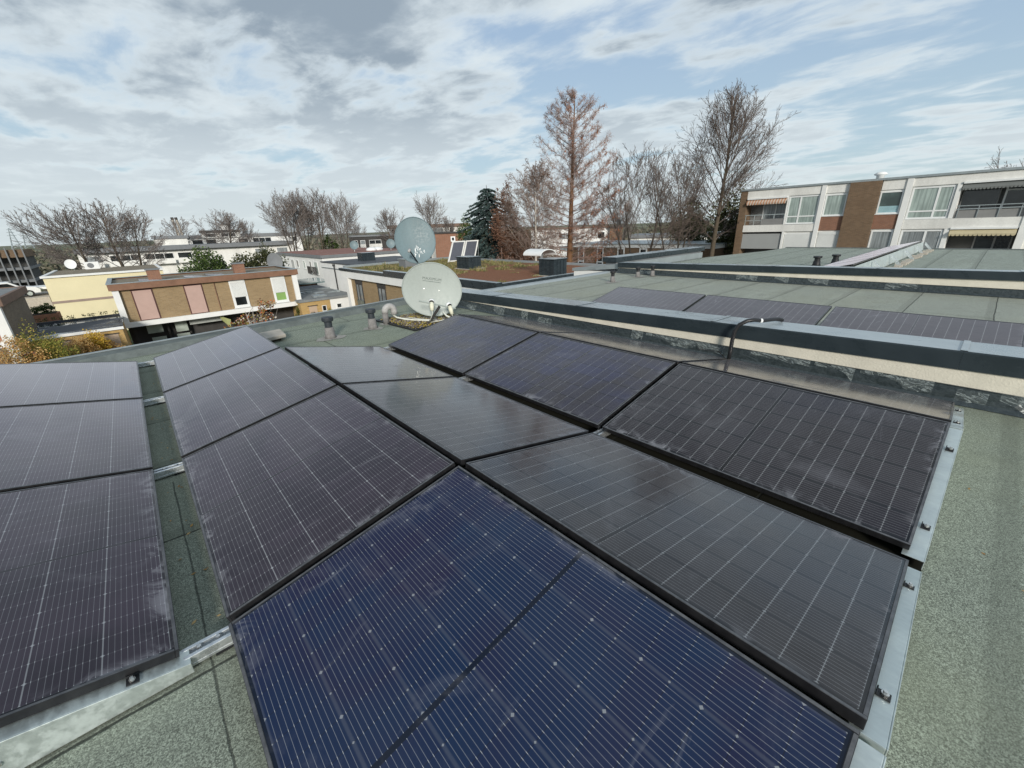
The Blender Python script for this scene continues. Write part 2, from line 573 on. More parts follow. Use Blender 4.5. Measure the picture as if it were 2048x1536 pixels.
def pv_mat(name, c1, c2, gu, gv, wire, dust, sheen=.34):
    """half-cut cells: fine wires along the long side, gaps with diamonds at cell corners"""
    m = Mat(name, .08, 0, .5)
    x, y, z = m.xyz()
    inf = m.new('ShaderNodeObjectInfo')
    rnd = N(m.nt, inf.outputs['Random'])
    pu, pv = (PL / 2 - .029) / 9, (PW - .044) / 6
    h = (x - PL / 2)
    mm = h.abs() - .0085
    a = mm / pu; b = (y - .022) / pv
    du = a.edge() * pu; dv = b.edge() * pv
    inside = (mm > 0.0) * (a < 9.0) * (b > 0.0) * (b < 6.0)
    gapu = du.ramp(.0006, .0018, 1, 0)
    gapv = (dv.ramp(.0012, .0026, 1, 0) if gv > .2 else dv.ramp(.002, .008, 1, 0)) if gv > 0 else dv.ramp(.004, .010, 1, 0)
    alt = ((a * .5).frac() - .5).abs().ramp(.2, .3, .62, 1)
    dia = ((du + dv) / alt).ramp(.0060, .0074, 1, 0)
    tb = ((b.frac() - .5) / .84 + .5)
    wd = ((tb * 9 + .5).frac() - .5).abs() * (pv * .84 / 9)
    wires = wd.ramp(.0004, .0010, 1, 0) * (tb > -.02) * (tb < 1.02)
    glint = wires * (du.ramp(.003, .0055, 1, 0))
    cell = m.white(m.comb(a.floor() + (h > 0.0) * 20, b.floor(), rnd * 50))
    tone = m.noise(1.5, 4, .6, vec=m.comb(x, y, rnd * 30), dist=.6)
    k = (cell * .40 + tone.ramp(.38, .62) * .75 - .08).clamp()
    col = m.mix(k, c1, c2)
    col = m.mix(wires * wire, col, (.62, .64, .66))
    col = m.mix(gapu * abs(gu) * inside, col, (.60, .62, .63) if gu > 0 else (.008, .009, .011))
    col = m.mix(gapv * abs(gv) * inside, col, (.60, .62, .63) if gv > 0 else (.008, .009, .011))
    col = m.mix(glint * .42, col, (.8, .82, .82))
    col = m.mix(dia * .33, col, (.66, .68, .69))
    col = m.mix(inside.inv(), col, [q * .3 for q in c1])
    # dust film, thicker towards the lower edge and both ends, with smears
    p = m.comb(x, y, rnd * 17)
    sm = m.noise(5.5, 5, .62, vec=p, dist=1.5)
    st = m.noise(9, 4, .6, vec=m.comb(x * .5, y * 2.2, rnd * 9))
    lowd = y.ramp(.0, .11, 1, 0); hid = (y - (PW - .07)).ramp(.0, .06)
    endd = (x.min((x - PL)._m('MULTIPLY', -1.0))).ramp(0, .07, 1, 0)
    edge = (lowd * .8 + endd * .7 + hid * .35).clamp()
    smear = (edge * (sm.ramp(.46, .64)) * m.noise(1.3, 2, .5, vec=p).ramp(.38, .62, .1, 1) * .62)
    spots = N(m.nt, m.voro(7, vec=p).outputs['Distance']).ramp(.02, .05, 1, 0) * .5
    wash = (m.noise(1.6, 6, .7, vec=p, dist=1.2).ramp(.52, .75) * .12) + (m.noise(3.2, 5, .7, vec=m.comb(x * 2.2, y * .7, rnd * 23), dist=.8).ramp(.62, .74) * .16)
    fl = (st.ramp(.2, .8, .55, 1.1) * dust)
    d = (fl + smear + wash + spots * (cell.ramp(.9, .95)) * .7).clamp()
    col = m.mix(d, col, (.40, .40, .43))
    m.color(col)
    m.rough((d * 1.1 + .075 + (sm.ramp(.3, .7) * .05)).clamp())
    m.b.inputs['IOR'].default_value = 1.40
    m.b.inputs['Sheen Weight'].default_value = sheen; m.b.inputs['Sheen Roughness'].default_value = .35
    m.b.inputs['Sheen Tint'].default_value = (.82, .82, .95, 1)
    return m.m


PV = {  # each row's reflection off the cell gaps is painted into its line brightness
    'left': pv_mat('solar_cells_left_slope', (.015, .009, .017), (.034, .022, .036), .08, .34, .20, .024, .40),
    'right': pv_mat('solar_cells_right_slope', (.017, .014, .014), (.034, .031, .032), .28, -.8, .24, .022, .15),
    'grid': pv_mat('solar_cells_black', (.013, .009, .012), (.026, .022, .026), .28, -.85, .25, .014, .06),
    'blue': pv_mat('solar_cells_deep_blue', (.004, .019, .062), (.012, .012, .046), -.6, .06, .27, .006, .04),
    'bluish': pv_mat('solar_cells_bluish', (.024, .019, .023), (.020, .022, .062), .18, -.5, .18, .030, .20),
    'far': pv_mat('solar_cells_neighbour', (.030, .022, .027), (.042, .032, .037), .42, -.3, .14, .10, .30),
    'foot': pv_mat('solar_cells_parapet_side', (.017, .014, .014), (.030, .028, .030), .15, -.4, .12, .012, .04),
}


def panel_meshes():
    f = MB()
    w, h = .012, .035
    f.box(0, PL, 0, w, -h, 0).box(0, PL, PW - w, PW, -h, 0)
    f.box(0, w, w, PW - w, -h, 0).box(PL - w, PL, w, PW - w, -h, 0)
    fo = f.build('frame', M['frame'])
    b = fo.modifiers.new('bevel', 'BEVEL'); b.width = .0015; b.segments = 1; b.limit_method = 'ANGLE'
    g = bx(w, PL - w, w, PW - w, -.008, -.0025).build('cell_glass', PV['left'])
    j = bx(PL / 2 - .05, PL / 2 + .05, PW - .12, PW - .05, -.026, -.0085).build('junction_box', M['black'])
    return fo, g, j


P_FRAME, P_GLASS, P_BOX = panel_meshes()
glass_meshes = {'left': P_GLASS.data}
first_panel = [True]


def panel(label, kind, o, X, Y, group, scale=1):
    """o: low corner, X along the long side, Y up the slope"""
    t = thing('solar_module', label, 'solar panel', o, group)
    X, Y = Vector(X), Vector(Y)
    t.rotation_euler = Matrix((X, Y, X.cross(Y))).transposed().to_euler()
    if scale != 1: t.scale = (scale, 1, 1)
    if kind not in glass_meshes:
        me = P_GLASS.data.copy(); me.materials.clear(); me.materials.append(PV[kind]); glass_meshes[kind] = me
    for src in (P_FRAME, P_GLASS, P_BOX):
        if first_panel[0]: c = src
        else:
            c = src.copy(); COL.objects.link(c)
        if src is P_GLASS: c.data = glass_meshes[kind]
        c.parent = t
    first_panel[0] = False
    return t


ct, st_ = math.cos(TILT), math.sin(TILT)
UPR = ((0, -1, 0), (ct, 0, st_))      # rises to the right (rows A, B on this roof: seen from the left)
UPL = ((0, 1, 0), (-ct, 0, st_))      # rises to the left
HG = 'solar panels on the near roof'
STEP = PL + GAP
rows = [
    # low edge x, rises right?, first y, labels
    (XAl, False, 1.7164, [('dark panel at the left edge of the photo, above the long galvanised beam', 'left'),
                          ('middle one of the three panels at the left edge of the photo', 'left'),
                          ('dusty panel at the back of the left edge row, below the yellow autumn shrubs', 'left')]),
    (XBl, True, .0056, [('deep blue panel nearest the camera, cut off by the bottom of the photo', 'blue'),
                        ('purplish dark panel joined to the far end of the deep blue panel', 'left'),
                        ('dusty panel left of the near ridge, second from its pointed far end', 'left'),
                        ('far panel with a pointed corner and pale smear spots in front of the brick house', 'left')]),
    (XCl, False, 0, [('brownish black panel right of the deep blue panel, across the black ridge gap', 'right'),
                     ('grey mirror-like panel in the middle of the right slope of the near ridge', 'right'),
                     ('grey mirror-like panel nearest the two capped vent pipes', 'right')]),
    (XDl, True, .0089, [('black panel with a bright cell grid beside the end beam and the bare roof strip', 'grid'),
                        ('panel with a bluish lower edge, between the black grid panel and the dish', 'bluish'),
                        ('panel mirroring the pale satellite dish that stands at its far end', 'bluish')]),
    (XEl, False, .0089, [('narrow looking panel at the parapet foot, brownish at its galvanised end', 'foot'),
                         ('narrow looking panel at the parapet foot where the black hose goes up', 'foot'),
                         ('narrow looking panel at the parapet foot nearest the satellite dish', 'foot')]),
]
for xl, upr, y0, labs in rows:
    for k, (lab, kind) in enumerate(labs):
        y = y0 + k * STEP
        if upr: panel(lab, kind, (xl, y + PL, LOW), *UPR, HG)
        else: panel(lab, kind, (xl, y, LOW), *UPL, HG)

# base rails across the rows
RG_ = 'aluminium base rails under the panels'
for k, (y, x0, x1, lab) in enumerate([
        (STEP * 1 - .02, XAl - cw, XEl, 'bright aluminium base rail crossing the roof strip beside the deep blue panel'),
        (STEP * 2 - .02, XAl - cw, XEl, 'aluminium base rail crossing the left roof strip at its middle'),
        (STEP * 3 - .02, XAl - cw, XEl, 'aluminium base rail crossing the left roof strip, farther of the two middle ones'),
        (STEP * 4 - .02, XAl - cw, XBh, 'aluminium base rail at the far end of the left roof strip')]):
    t = thing('base_rail', lab, 'mounting rail', (x0, y, .012), RG_)
    m = MB().box(x0, x1, y - .029, y + .029, .012, .026)
    m.box(x0, x1, y - .029, y - .013, .026, .060).box(x0, x1, y + .013, y + .029, .026, .060)
    m.build('channel', M['alu'], t, bevel=.002)
    mat_ = MB()
    n = int((x1 - x0) / .9)
    for i in range(n):
        xx = x0 + .3 + i * .9
        mat_.box(xx, xx + .28, y - .032, y + .032, .003, .0115)
    mat_.each('rubber_pad', M['black'], t)
    sc = MB()
    for xx in (XAl + .05, XBl - .04, XCl + .05):
        if xx < x1: sc.lathe((xx, y + .003, .056), [(.009, 0), (.009, .006), (.005, .008)], 8)
    sc.each('screw', M['steel'], t)

BG = 'galvanised end beams along the panel ends'


def end_beam(xl, xh, y, lab, clamps, screws=()):
    """folded sheet beam under the near end of a panel row; top follows the slope"""
    s = 1 if xh > xl else -1
    t = thing('end_beam', lab, 'support beam', (xl, y, 0), BG)
    zt = lambda x: LOW - .040 + (x - xl) / (xh - xl) * sw
    w, wall = .050, .004
    xa, xb = xl - s * .02, xh + s * .012
    m = MB()
    # outer side plate, top flange, inner lip
    m.prism([(xa, y - w, .012), (xb, y - w, .012), (xb, y - w, zt(xb)), (xa, y - w, zt(xa))], (0, wall, 0))
    m.prism([(xa, y - w + wall, zt(xa) - wall), (xb, y - w + wall, zt(xb) - wall), (xb, y - w + wall, zt(xb)), (xa, y - w + wall, zt(xa))], (0, w + .03 - wall, 0))
    m.box(xb - .004 * (s > 0), xb + .004 * (s < 0), y - w + wall, y + .03, .012, zt(xb) - wall)
    m.build('folded_sheet', M['galv'], t, bevel=.0025)
    for q in clamps:
        x = xl + (xh - xl) * q
        z = zt(x)
        sl = sw / (xh - xl)
        c = MB()
        def bar(x0, x1, y0, y1, d0, d1):
            c.prism([(x0, y0, z + d0 + (x0 - x) * sl), (x1, y0, z + d0 + (x1 - x) * sl), (x1, y0, z + d1 + (x1 - x) * sl), (x0, y0, z + d1 + (x0 - x) * sl)], (0, y1 - y0, 0))
        bar(x - .017, x + .017, y - .036, y - .004, .001, .0045)
        bar(x - .017, x + .017, y - .0065, y - .003, .0045, .014)
        o = c.build('end_clamp', M['black'], t, bevel=.001)
        e = MB().tube([(x, y - .022, z + .006), (x, y - .022, z + .013)], .0095, 8)
        e.tube([(x, y - .022, z + .013), (x, y - .022, z + .020)], .0055, 6)
        b = e.build('bolt', M['steel'], t)
        b.parent = o
    for q, zz in screws:
        x = xl + (xh - xl) * q
        MB().tube([(x, y - w, zz), (x, y - w - .006, zz)], .010, 10).tube([(x, y - w - .006, zz), (x, y - w - .009, zz)], .006, 10).build('side_screw', M['steel'], t)
    return t


end_beam(XAl, XAl - cw, 1.7164, 'long galvanised beam rising to the left at the bottom left corner', (.12, .8), ((.40, .12), (.40, .075)))
end_beam(XBl, XBh, .0, 'galvanised beam under the near end of the deep blue panel', (.15, .85))
end_beam(XCl, XCh, .0, 'pale galvanised beam along the end of the brownish black panel', (.16, .84))
end_beam(XDl, XDh, .0, 'pale galvanised beam along the end of the black grid panel', (.18, .80))
end_beam(XEl, XEh, .0, 'short looking galvanised beam ending at the parapet foot', (.2, .82))

# ------------------------------------------------------------------ the near house and its roof
def kerb_y(x): return 7.90 + .165 * x


XL, XR = -3.15, 3.90
t = thing('flat_roof_house', 'terraced house under the near green grey felt roof carrying the solar panels', 'house', (0, 4, -6))
MB().prism([(XL + .02, -3.98, -6), (XR - .02, -3.98, -6), (XR - .02, kerb_y(XR) + .1, -6), (XL + .02, kerb_y(XL) + .1, -6)], (0, 0, 5.85)).build('wall', M['white'], t)
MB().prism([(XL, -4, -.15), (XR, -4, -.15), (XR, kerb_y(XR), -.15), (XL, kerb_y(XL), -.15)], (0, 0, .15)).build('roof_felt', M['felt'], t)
m = MB()
for x0, x1 in ((XL, XR),):
    a, b = kerb_y(x0), kerb_y(x1)
    prof = lambda x, y: [(x, y, -.25), (x, y, .0), (x, y + .07, .085), (x, y + .30, .095), (x, y + .30, -.25)]
    pa, pb = prof(x0, a), prof(x1, b)
    m.add(pa + pb, [(0, 1, 6, 5), (1, 2, 7, 6), (2, 3, 8, 7), (3, 4, 9, 8), (4, 0, 5, 9), (4, 3, 2, 1, 0), (5, 6, 7, 8, 9)])
m.build('roof_edge_upstand', M['felt_edge'], t)
MB().prism([(XL - .09, kerb_y(XL) + .27, .098), (XR, kerb_y(XR) + .27, .098), (XR, kerb_y(XR) + .33, .098), (XL - .09, kerb_y(XL) + .33, .098)], (0, 0, .012)).build('edge_strip', M['zinc'], t)


def ragged(c, rad, z, seed, n=26, amp=.3):
    r_ = random.Random(seed)
    ph = [r_.uniform(0, 6.28) for _ in range(4)]
    vs = [(c[0], c[1], z)]
    for i in range(n):
        a = 2 * PI * i / n
        r = rad * (1 + amp * (.5 * math.sin(2 * a + ph[0]) + .4 * math.sin(3 * a + ph[1]) + .3 * math.sin(7 * a + ph[2])))
        vs.append((c[0] + r * math.cos(a), c[1] + r * math.sin(a), z - .002))
    return vs, [(0, 1 + i, 1 + (i + 1) % n) for i in range(n)]


def vent(x, y, h, label, group, seed, r=.055, tilt=0.0, cap='anthracite', collar=.16, pipe='pv_pipe_grey'):
    t = thing('vent_pipe', label, 'vent pipe', (x, y, 0), group)
    MB().lathe((x, y, 0), [(r * 1.5, .004), (r * 1.25, .05), (r * 1.12, h * .5), (r * 1.05, h * .52)], 22).build('pipe', M[pipe], t, True)
    MB().lathe((x, y, 0), [(r * .95, h * .52), (r * .95, h * .78), (r * 1.35, h * .80), (r * 1.45, h * .84), (r * 1.45, h * .97), (r * 1.3, h), (r * .3, h * 1.01)], 22).build('cap', M[cap], t, False, .004)
    v, f = ragged((x, y), collar, .008, seed)
    MB().add(v, f).build('cement_collar', M['cement'], t)
    return t


VG = 'capped vent pipes on the near roof'
vent(.98, 6.62, .33, 'grey vent pipe with black cap and ragged cement collar, left of its twin', VG, 3, .058, collar=.19)
vent(1.72, 6.74, .33, 'grey vent pipe with black cap beside the pale bent pipe', VG, 5, .056, collar=.15)
t = thing('bent_pipe', 'pale grey gooseneck pipe bent over to the right beside the satellite dish', 'pipe', (2.03, 6.88, 0))
pts = [(2.03, 6.88, .004), (2.03, 6.88, .2)] + [(2.03 + .085 - .085 * math.cos(a), 6.88, .21 + .085 * math.sin(a)) for a in [i * PI / 9 for i in range(1, 10)]] + [(2.20, 6.88, .15)]
MB().tube(pts[:2], .05, 16).build('pipe', M['pv_pipe_grey'], t, True)
MB().tube(pts[1:], .056, 16).build('bend', M['pv_pipe_pale'], t, True)
v, f = ragged((2.03, 6.88), .11, .007, 9)
MB().add(v, f).build('cement_collar', M['cement'], t)

t = thing('paving_slab', 'loose sand coloured concrete slab lying tilted on the near roof', 'slab', (.31, 7.2, .0))
MB().prism([(.13, 6.93, .045), (.46, 7.03, .050), (.49, 7.48, .055), (.18, 7.44, .05)], (0, 0, .05)).build('slab', M['concrete'], t, bevel=.006)
MB().box(.22, .40, 7.1, 7.35, .004, .044).build('timber_block', M['bark'], t)

# ------------------------------------------------------------------ pale dish
def basis(normal, up=(0, 0, 1)):
    n = Vector(normal).normalized(); r = Vector(up).cross(n).normalized(); u = n.cross(r)
    return r, u, n


def dish(mb, c, r, u, n, rx, ry, depth, seg=40, rings=9, rim=.016):
    """shallow bowl opening along n, with thickness and rolled rim"""
    vs, fs = [], []
    for side in (0, 1):
        base = len(vs)
        for i in range(rings + 1):
            q = i / rings
            for k in range(seg):
                a = 2 * PI * k / seg
                vs.append(c + r * (rx * q * math.cos(a)) + u * (ry * q * math.sin(a)) + n * (depth * q * q - side * .006))
        for i in range(rings):
            for k in range(seg):
                a, b = base + i * seg + k, base + i * seg + (k + 1) % seg
                f = (a, b, b + seg, a + seg)
                fs.append(f if side == 0 else f[::-1])
    mb.add(vs, fs)
    ring = [c + r * (rx * math.cos(2 * PI * k / seg)) + u * (ry * math.sin(2 * PI * k / seg)) + n * depth for k in range(seg + 1)]
    mb.tube(ring, rim * .55, 6, False)
    return mb


DC = Vector((2.70, 6.36, .555))
r_, u_, n_ = basis((-.47, -.86, .10))
roll = RD(-11)
r2 = r_ * math.cos(roll) + u_ * math.sin(roll); u2 = -r_ * math.sin(roll) + u_ * math.cos(roll)
t = thing('satellite_dish', 'large pale grey satellite dish with two cream receivers, low on the gravel', 'satellite dish', (2.70, 6.45, 0))
dd = .05
DB = DC - n_ * dd
dish(MB(), DB, r2, u2, n_, .50, .445, dd).build('reflector', M['dish_pale'], t, True)


def dish_pt(x, y, off=.0):
    q2 = (x / .50) ** 2 + (y / .445) ** 2
    return DB + r2 * x + u2 * y + n_ * (dd * q2 + off)


# lettering, laid on the bowl
def lettering(text, x, y, size, parent, mat, spacing=1.0, sx=1.0):
    cu = bpy.data.curves.new('lettering', 'FONT'); cu.body = text; cu.size = size; cu.space_character = spacing; cu.align_x = 'CENTER'; cu.extrude = .0
    tmp = bpy.data.objects.new('lettering_tmp', cu); COL.objects.link(tmp)
    bpy.context.view_layer.update()
    me = bpy.data.meshes.new_from_object(tmp)
    bpy.data.objects.remove(tmp); bpy.data.curves.remove(cu)
    o0 = ORG[parent.name]
    for vx in me.vertices:
        vx.co = dish_pt(x + vx.co.x * sx, y + vx.co.y, .0035) - o0
    me.materials.clear(); me.materials.append(mat)
    me.name = 'lettering'
    o = bpy.data.objects.new('lettering', me); COL.objects.link(o); o.parent = parent; ORG[o.name] = o0
    return o


M['print'] = plain('dark_green_grey_print', (.10, .125, .115), .6, 0, .1)
lettering('MAXIMUM', -.02, .155, .064, t, M['print'], 1.05, 1.05)
m = MB()
for i in range(12):
    x0, x1 = -.17 + i * .0255, -.17 + i * .0255 + .021
    m.add([dish_pt(x0, .128, .0035), dish_pt(x1, .128, .0035), dish_pt(x1, .136, .0035), dish_pt(x0, .136, .0035)], [(0, 1, 2, 3)])
m.build('printed_line', M['print'], t)
m = MB()
for x, y in ((-.14, -.0), (.115, -.0)):
    p = dish_pt(x, y, .0); m.tube([p, p + n_ * .008], .009, 8)
m.each('reflector_bolt', M['steel'], t)
# arm, receivers, bar
base = onY(858, 647, 6.12); tip = onY(879, 613, 5.93)
MB().tube([base, tip], .024, 4).build('feed_arm', M['grey_dark'], t)
barL = onY(838, 602, 6.0); barR = onY(911, 617, 5.86)
MB().tube([barL, barR], .011, 8).build('multifeed_bar', M['dish_pale'], t)
for px_, py_, yy in ((863, 606, 5.96), (900, 613, 5.88)):
    c = onY(px_, py_, yy)
    hd = (DB + u2 * .02 - c).normalized()
    dn = Vector((0, 0, -1))
    ob = MB().tube([c - hd * .05 + dn * .10, c - hd * .02 + dn * .05, c + hd * .015], [.026, .036, .034], 12).build('receiver', M['cream_plastic'], t, True)
    h2 = MB().tube([c + hd * .02, c + hd * .03, c + hd * .06, c + hd * .066], [.036, .048, .050, .034], 16).build('feed_horn', M['white_frame'], t, True)
    h2.parent = ob
    rg = MB().tube([c + hd * .010, c + hd * .022], .041, 14).build('horn_collar', M['black'], t); rg.parent = ob
    e = c - hd * .05 + dn * .10
    MB().tube([e, e + dn * .06, e.lerp(base, .6) + dn * .02, base + Vector((0, -.02, .02))], .006, 6).build('receiver_cable', M['cable_white'], t, True)
MB().tube([DB - u2 * .1 - n_ * .05, Vector((2.78, 6.55, .45)), Vector((2.78, 6.55, .012))], .03, 10).build('mast', M['galv'], t)
bx(2.55, 3.0, 6.3, 6.8, .004, .03).build('foot_plate', M['galv'], t, bevel=.004)
MB().tube([DB - u2 * .40, Vector((2.72, 6.40, .03))], .016, 8).build('strut', M['galv'], t)

# white cables looping on the gravel
for k, (pts, lab) in enumerate([
        ([(2.17, 6.95, .16), (2.20, 6.80, .10), (2.28, 6.66, .075), (2.40, 6.52, .06), (2.52, 6.36, .055), (2.58, 6.26, .06)], 'thick white cable curling across the gravel left of the dish foot'),
        ([(2.72, 6.12, .20), (2.74, 6.05, .14), (2.80, 5.96, .09), (2.88, 5.86, .06)], 'thick white cable hanging from the dish arm towards the panels'),
        ([(2.30, 6.85, .06), (2.42, 6.7, .07), (2.5, 6.5, .06), (2.6, 6.35, .055), (2.66, 6.22, .05)], 'thin white cable lying behind the thick one on the gravel')]):
    o = MB().tube(pts, .015 if k < 2 else .007, 8).build('cable', M['cable_white'], None, True, loc=pts[0])
    tag(o, lab, 'cable', 'white cables at the dish foot')

rnd = random.Random(40)
m = MB()
for i in range(150):
    x, y = (rnd.uniform(.3, 3.6), rnd.uniform(-3, -.15)) if i % 3 else (rnd.uniform(-1.26, -1.15), rnd.uniform(1.8, 6.5))
    c = Vector((x, y, .004)); a = rnd.uniform(0, 6.28); l = rnd.uniform(.004, .014)
    u_ = Vector((math.cos(a), math.sin(a), .15)) * l; v_ = Vector((-math.sin(a), math.cos(a), .1)) * l * .5
    m.add([c - u_, c - v_, c + u_, c + v_], [(0, 1, 2, 3)])
tag(m.build('fallen_leaves', M['tan_leaf'], None, loc=(0, 0, 0)), 'tiny dry leaf crumbs scattered on the near felt roof', 'leaf litter', kind='stuff')

# ballast gravel under the dish
rnd = random.Random(4)
m = MB()
cx, cy = 2.62, 6.62
quad = [(2.12, 6.02), (3.15, 6.25), (3.2, 7.15), (2.05, 7.22)]
for i in range(2600):
    a, b = rnd.random(), rnd.random()
    x = (quad[0][0] * (1 - a) + quad[1][0] * a) * (1 - b) + (quad[3][0] * (1 - a) + quad[2][0] * a) * b
    y = (quad[0][1] * (1 - a) + quad[1][1] * a) * (1 - b) + (quad[3][1] * (1 - a) + quad[2][1] * a) * b
    z = .025 + rnd.random() * .028
    s_ = rnd.uniform(.007, .02)
    e = [Vector((rnd.uniform(.6, 1.2) * s_ * q[0], rnd.uniform(.6, 1.2) * s_ * q[1], rnd.uniform(.5, 1) * s_ * q[2])) for q in ((1, 0, 0), (0, 1, 0), (-1, 0, 0), (0, -1, 0), (0, 0, 1), (0, 0, -1))]
    m.add([Vector((x, y, z)) + q for q in e], [(0, 1, 4), (1, 2, 4), (2, 3, 4), (3, 0, 4), (1, 0, 5), (2, 1, 5), (3, 2, 5), (0, 3, 5)])
tag(m.build('gravel', M['stones'], None, loc=(cx, cy, 0)), 'dark mossy ballast gravel heaped round the dish foot', 'gravel', kind='stuff')
o = MB().prism([(2.08, 5.97, .004), (3.2, 6.2, .004), (3.25, 7.2, .004), (2.0, 7.27, .004)], (0, 0, .022)).build('gravel_mat', M['black'], None, loc=(cx, cy, 0))
tag(o, 'black ballast mat under the mossy gravel beside the vent pipes', 'mat')

# ------------------------------------------------------------------ blue-grey dish on its mast behind the pale one
t = thing('satellite_dish', 'round blue grey satellite dish on a mast, rising against the sky behind the pale dish', 'satellite dish', (3.5, 8.2, 0))
C2 = Vector((3.40, 8.0, 1.325))
r_, u_, n2 = basis((-.42, -.88, .22))
dish(MB(), C2 - n2 * .05, r_, u_, n2, .40, .45, .05).build('reflector', M['dish_blue'], t, True)
m = MB()
rr = random.Random(8)
for i in range(26):     # worn spots on the lower bowl
    x, y = rr.uniform(-.04, .17), rr.uniform(-.33, -.10)
    w, h = rr.uniform(.004, .010), rr.uniform(.006, .035)
    q = lambda x, y: C2 - n2 * .05 + r_ * x + u_ * y + n2 * (.05 * ((x / .40) ** 2 + (y / .45) ** 2) + .002)
    m.add([q(x - w, y - h), q(x + w, y - h * .8), q(x + w * .6, y + h), q(x - w * .5, y + h * .8)], [(0, 1, 2, 3)])
m.build('worn_spot', M['white_frame'], t)
a0 = C2 - u_ * .44 - n2 * .02; a1 = C2 - u_ * .26 + n2 * .38 + r_ * -.16
MB().tube([a0, a1], .014, 8).build('feed_arm', M['black'], t)
hd = (C2 - a1).normalized()
MB().tube([a1 - hd * .06, a1, a1 + hd * .03], [.022, .028, .03], 12).build('receiver', M['pv_pipe_pale'], t, True)
MB().tube([(3.5, 8.2, .004), (3.5, 8.2, 1.35), C2 - n2 * .06], .022, 10).build('mast', M['galv'], t)
bx(3.34, 3.66, 8.03, 8.37, .003, .02).build('foot_plate', M['galv'], t)


# ------------------------------------------------------------------ parapets
def parapet(x, xw, y0, y1, zt, label, joints, films, seed, zroof_other=0.0, width=.47, flash=.142, face=.155, wallz=-.1, group=None):
    """party wall along y: cream wall, bitumen flashing, sloping metal coping with joint strips"""
    t = thing('parapet_wall', label, 'parapet', (x, (y0 + y1) / 2, 0), group)
    wt = lambda y: zt(y) - face + .06
    MB().add([(xw, y0, wallz), (x + width - .012, y0, wallz), (x + width - .012, y1, wallz), (xw, y1, wallz), (xw, y0, wt(y0)), (x + width - .012, y0, wt(y0)), (x + width - .012, y1, wt(y1)), (xw, y1, wt(y1))],
             [(0, 3, 2, 1), (4, 5, 6, 7), (0, 1, 5, 4), (1, 2, 6, 5), (2, 3, 7, 6), (3, 0, 4, 7)]).build('wall', M['render_cream'], t)
    # flashing: slight thickness, kicked out at its foot
    m = MB()
    m.prism([(xw - .002, y0, .0), (xw - .06, y0, .006), (xw - .024, y0, .04), (xw - .014, y0, flash), (xw - .002, y0, flash + .006)], (0, y1 - y0, 0))
    m.build('flashing', M['foil'], t)
    m = MB(); m.box(xw - .016, xw - .0015, y0, y1, flash + .007, flash + .011); m.build('clamping_strip', M['bitumen'], t)
    ys = sorted([y0] + joints + [y1])
    for a, b in zip(ys[:-1], ys[1:]):
        a2, b2 = a + .0004, b - .0004
        prof = lambda y: [(x, y, zt(y) - face), (x, y, zt(y) - .012), (x + .006, y, zt(y)), (x + width, y, zt(y) - .012), (x + width, y, zt(y) - face), (x + width - .006, y, zt(y) - face), (x + width - .01, y, zt(y) - .03), (x + .010, y, zt(y) - .03), (x + .010, y, zt(y) - face + .01), (x + .008, y, zt(y) - face)]
        pa, pb = prof(a2), prof(b2); n = len(pa)
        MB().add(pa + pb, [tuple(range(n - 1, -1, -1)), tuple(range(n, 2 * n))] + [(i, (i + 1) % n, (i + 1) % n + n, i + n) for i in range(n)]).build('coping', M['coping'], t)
    for y in joints:
        MB().prism([(x + .004, y - .022, zt(y) + .001), (x + width + .002, y - .022, zt(y) - .010), (x + width + .002, y - .022, zt(y) - .004), (x + .004, y - .022, zt(y) + .007)], (0, .044, 0)).build('joint_strip', M['coping'], t, bevel=.002)
    r = random.Random(seed)
    for ya, yb, za, zb in films:
        nx, nz = max(6, int((yb - ya) * 14)), 4
        vs, fs = [], []
        dep, ph = 1.0, r.uniform(0, 6)
        for i in range(nx):
            q = i / (nx - 1)
            dep = max(.18, min(1, dep + r.uniform(-.45, .42)))
            for k in range(nz):
                w = k / (nz - 1)
                yy = ya + (yb - ya) * q + r.uniform(-.4, .4) * (yb - ya) / nx * (0 < i < nx - 1) * (w > 0)
                zz = zb - (zb - za) * dep * w + r.uniform(-.008, .008) * (w > 0)
                vs.append((xw - .017 - .002 * (k == 0) - (.012 + .028 * w) * r.uniform(.25, 1) * (k > 0) - .012 * (1 - zz / zb), yy, max(.012, zz)))
        for i in range(nx - 1):
            for k in range(nz - 1):
                a = i * nz + k
                if r.random() < .5: fs += [(a, a + 1, a + nz + 1), (a, a + nz + 1, a + nz)]
                else: fs += [(a, a + 1, a + nz), (a + 1, a + nz + 1, a + nz)]
        MB().add(vs, fs).build('torn_film', M['film'], t)
    return t


parapet(3.80, 3.818, -4, 8.85, lambda y: .447 - .0185 * y,
        'near party wall with dark metal coping and cream render strip, torn film at its foot',
        [-1.85, .06, 2.08, 4.1, 6.1, 7.9],
        [(-1.6, -.85, .02, .15), (-.62, -.22, .01, .155), (-.16, .02, .04, .13), (.16, .66, .01, .155), (.70, 1.02, .0, .15), (1.06, 1.62, .06, .15),
         (1.9, 2.9, .05, .15), (2.95, 3.12, .0, .16), (4.6, 4.9, .0, .1), (5.15, 5.3, .02, .16), (5.75, 6.05, .02, .17), (6.6, 6.9, .0, .1)], 5)
parapet(10.75, 10.785, -4, 8.2, lambda y: .455 - .0155 * y,
        'farther party wall with dark metal coping at the back of the neighbouring green roof',
        [-2.2, -.3, 1.7, 3.7, 5.7],
        [(-.8, -.4, .03, .13), (1.0, 1.5, .0, .15), (2.5, 2.9, .02, .15), (3.3, 3.6, .0, .16), (4.0, 4.5, .02, .15), (7.0, 7.5, .0, .12)], 12)

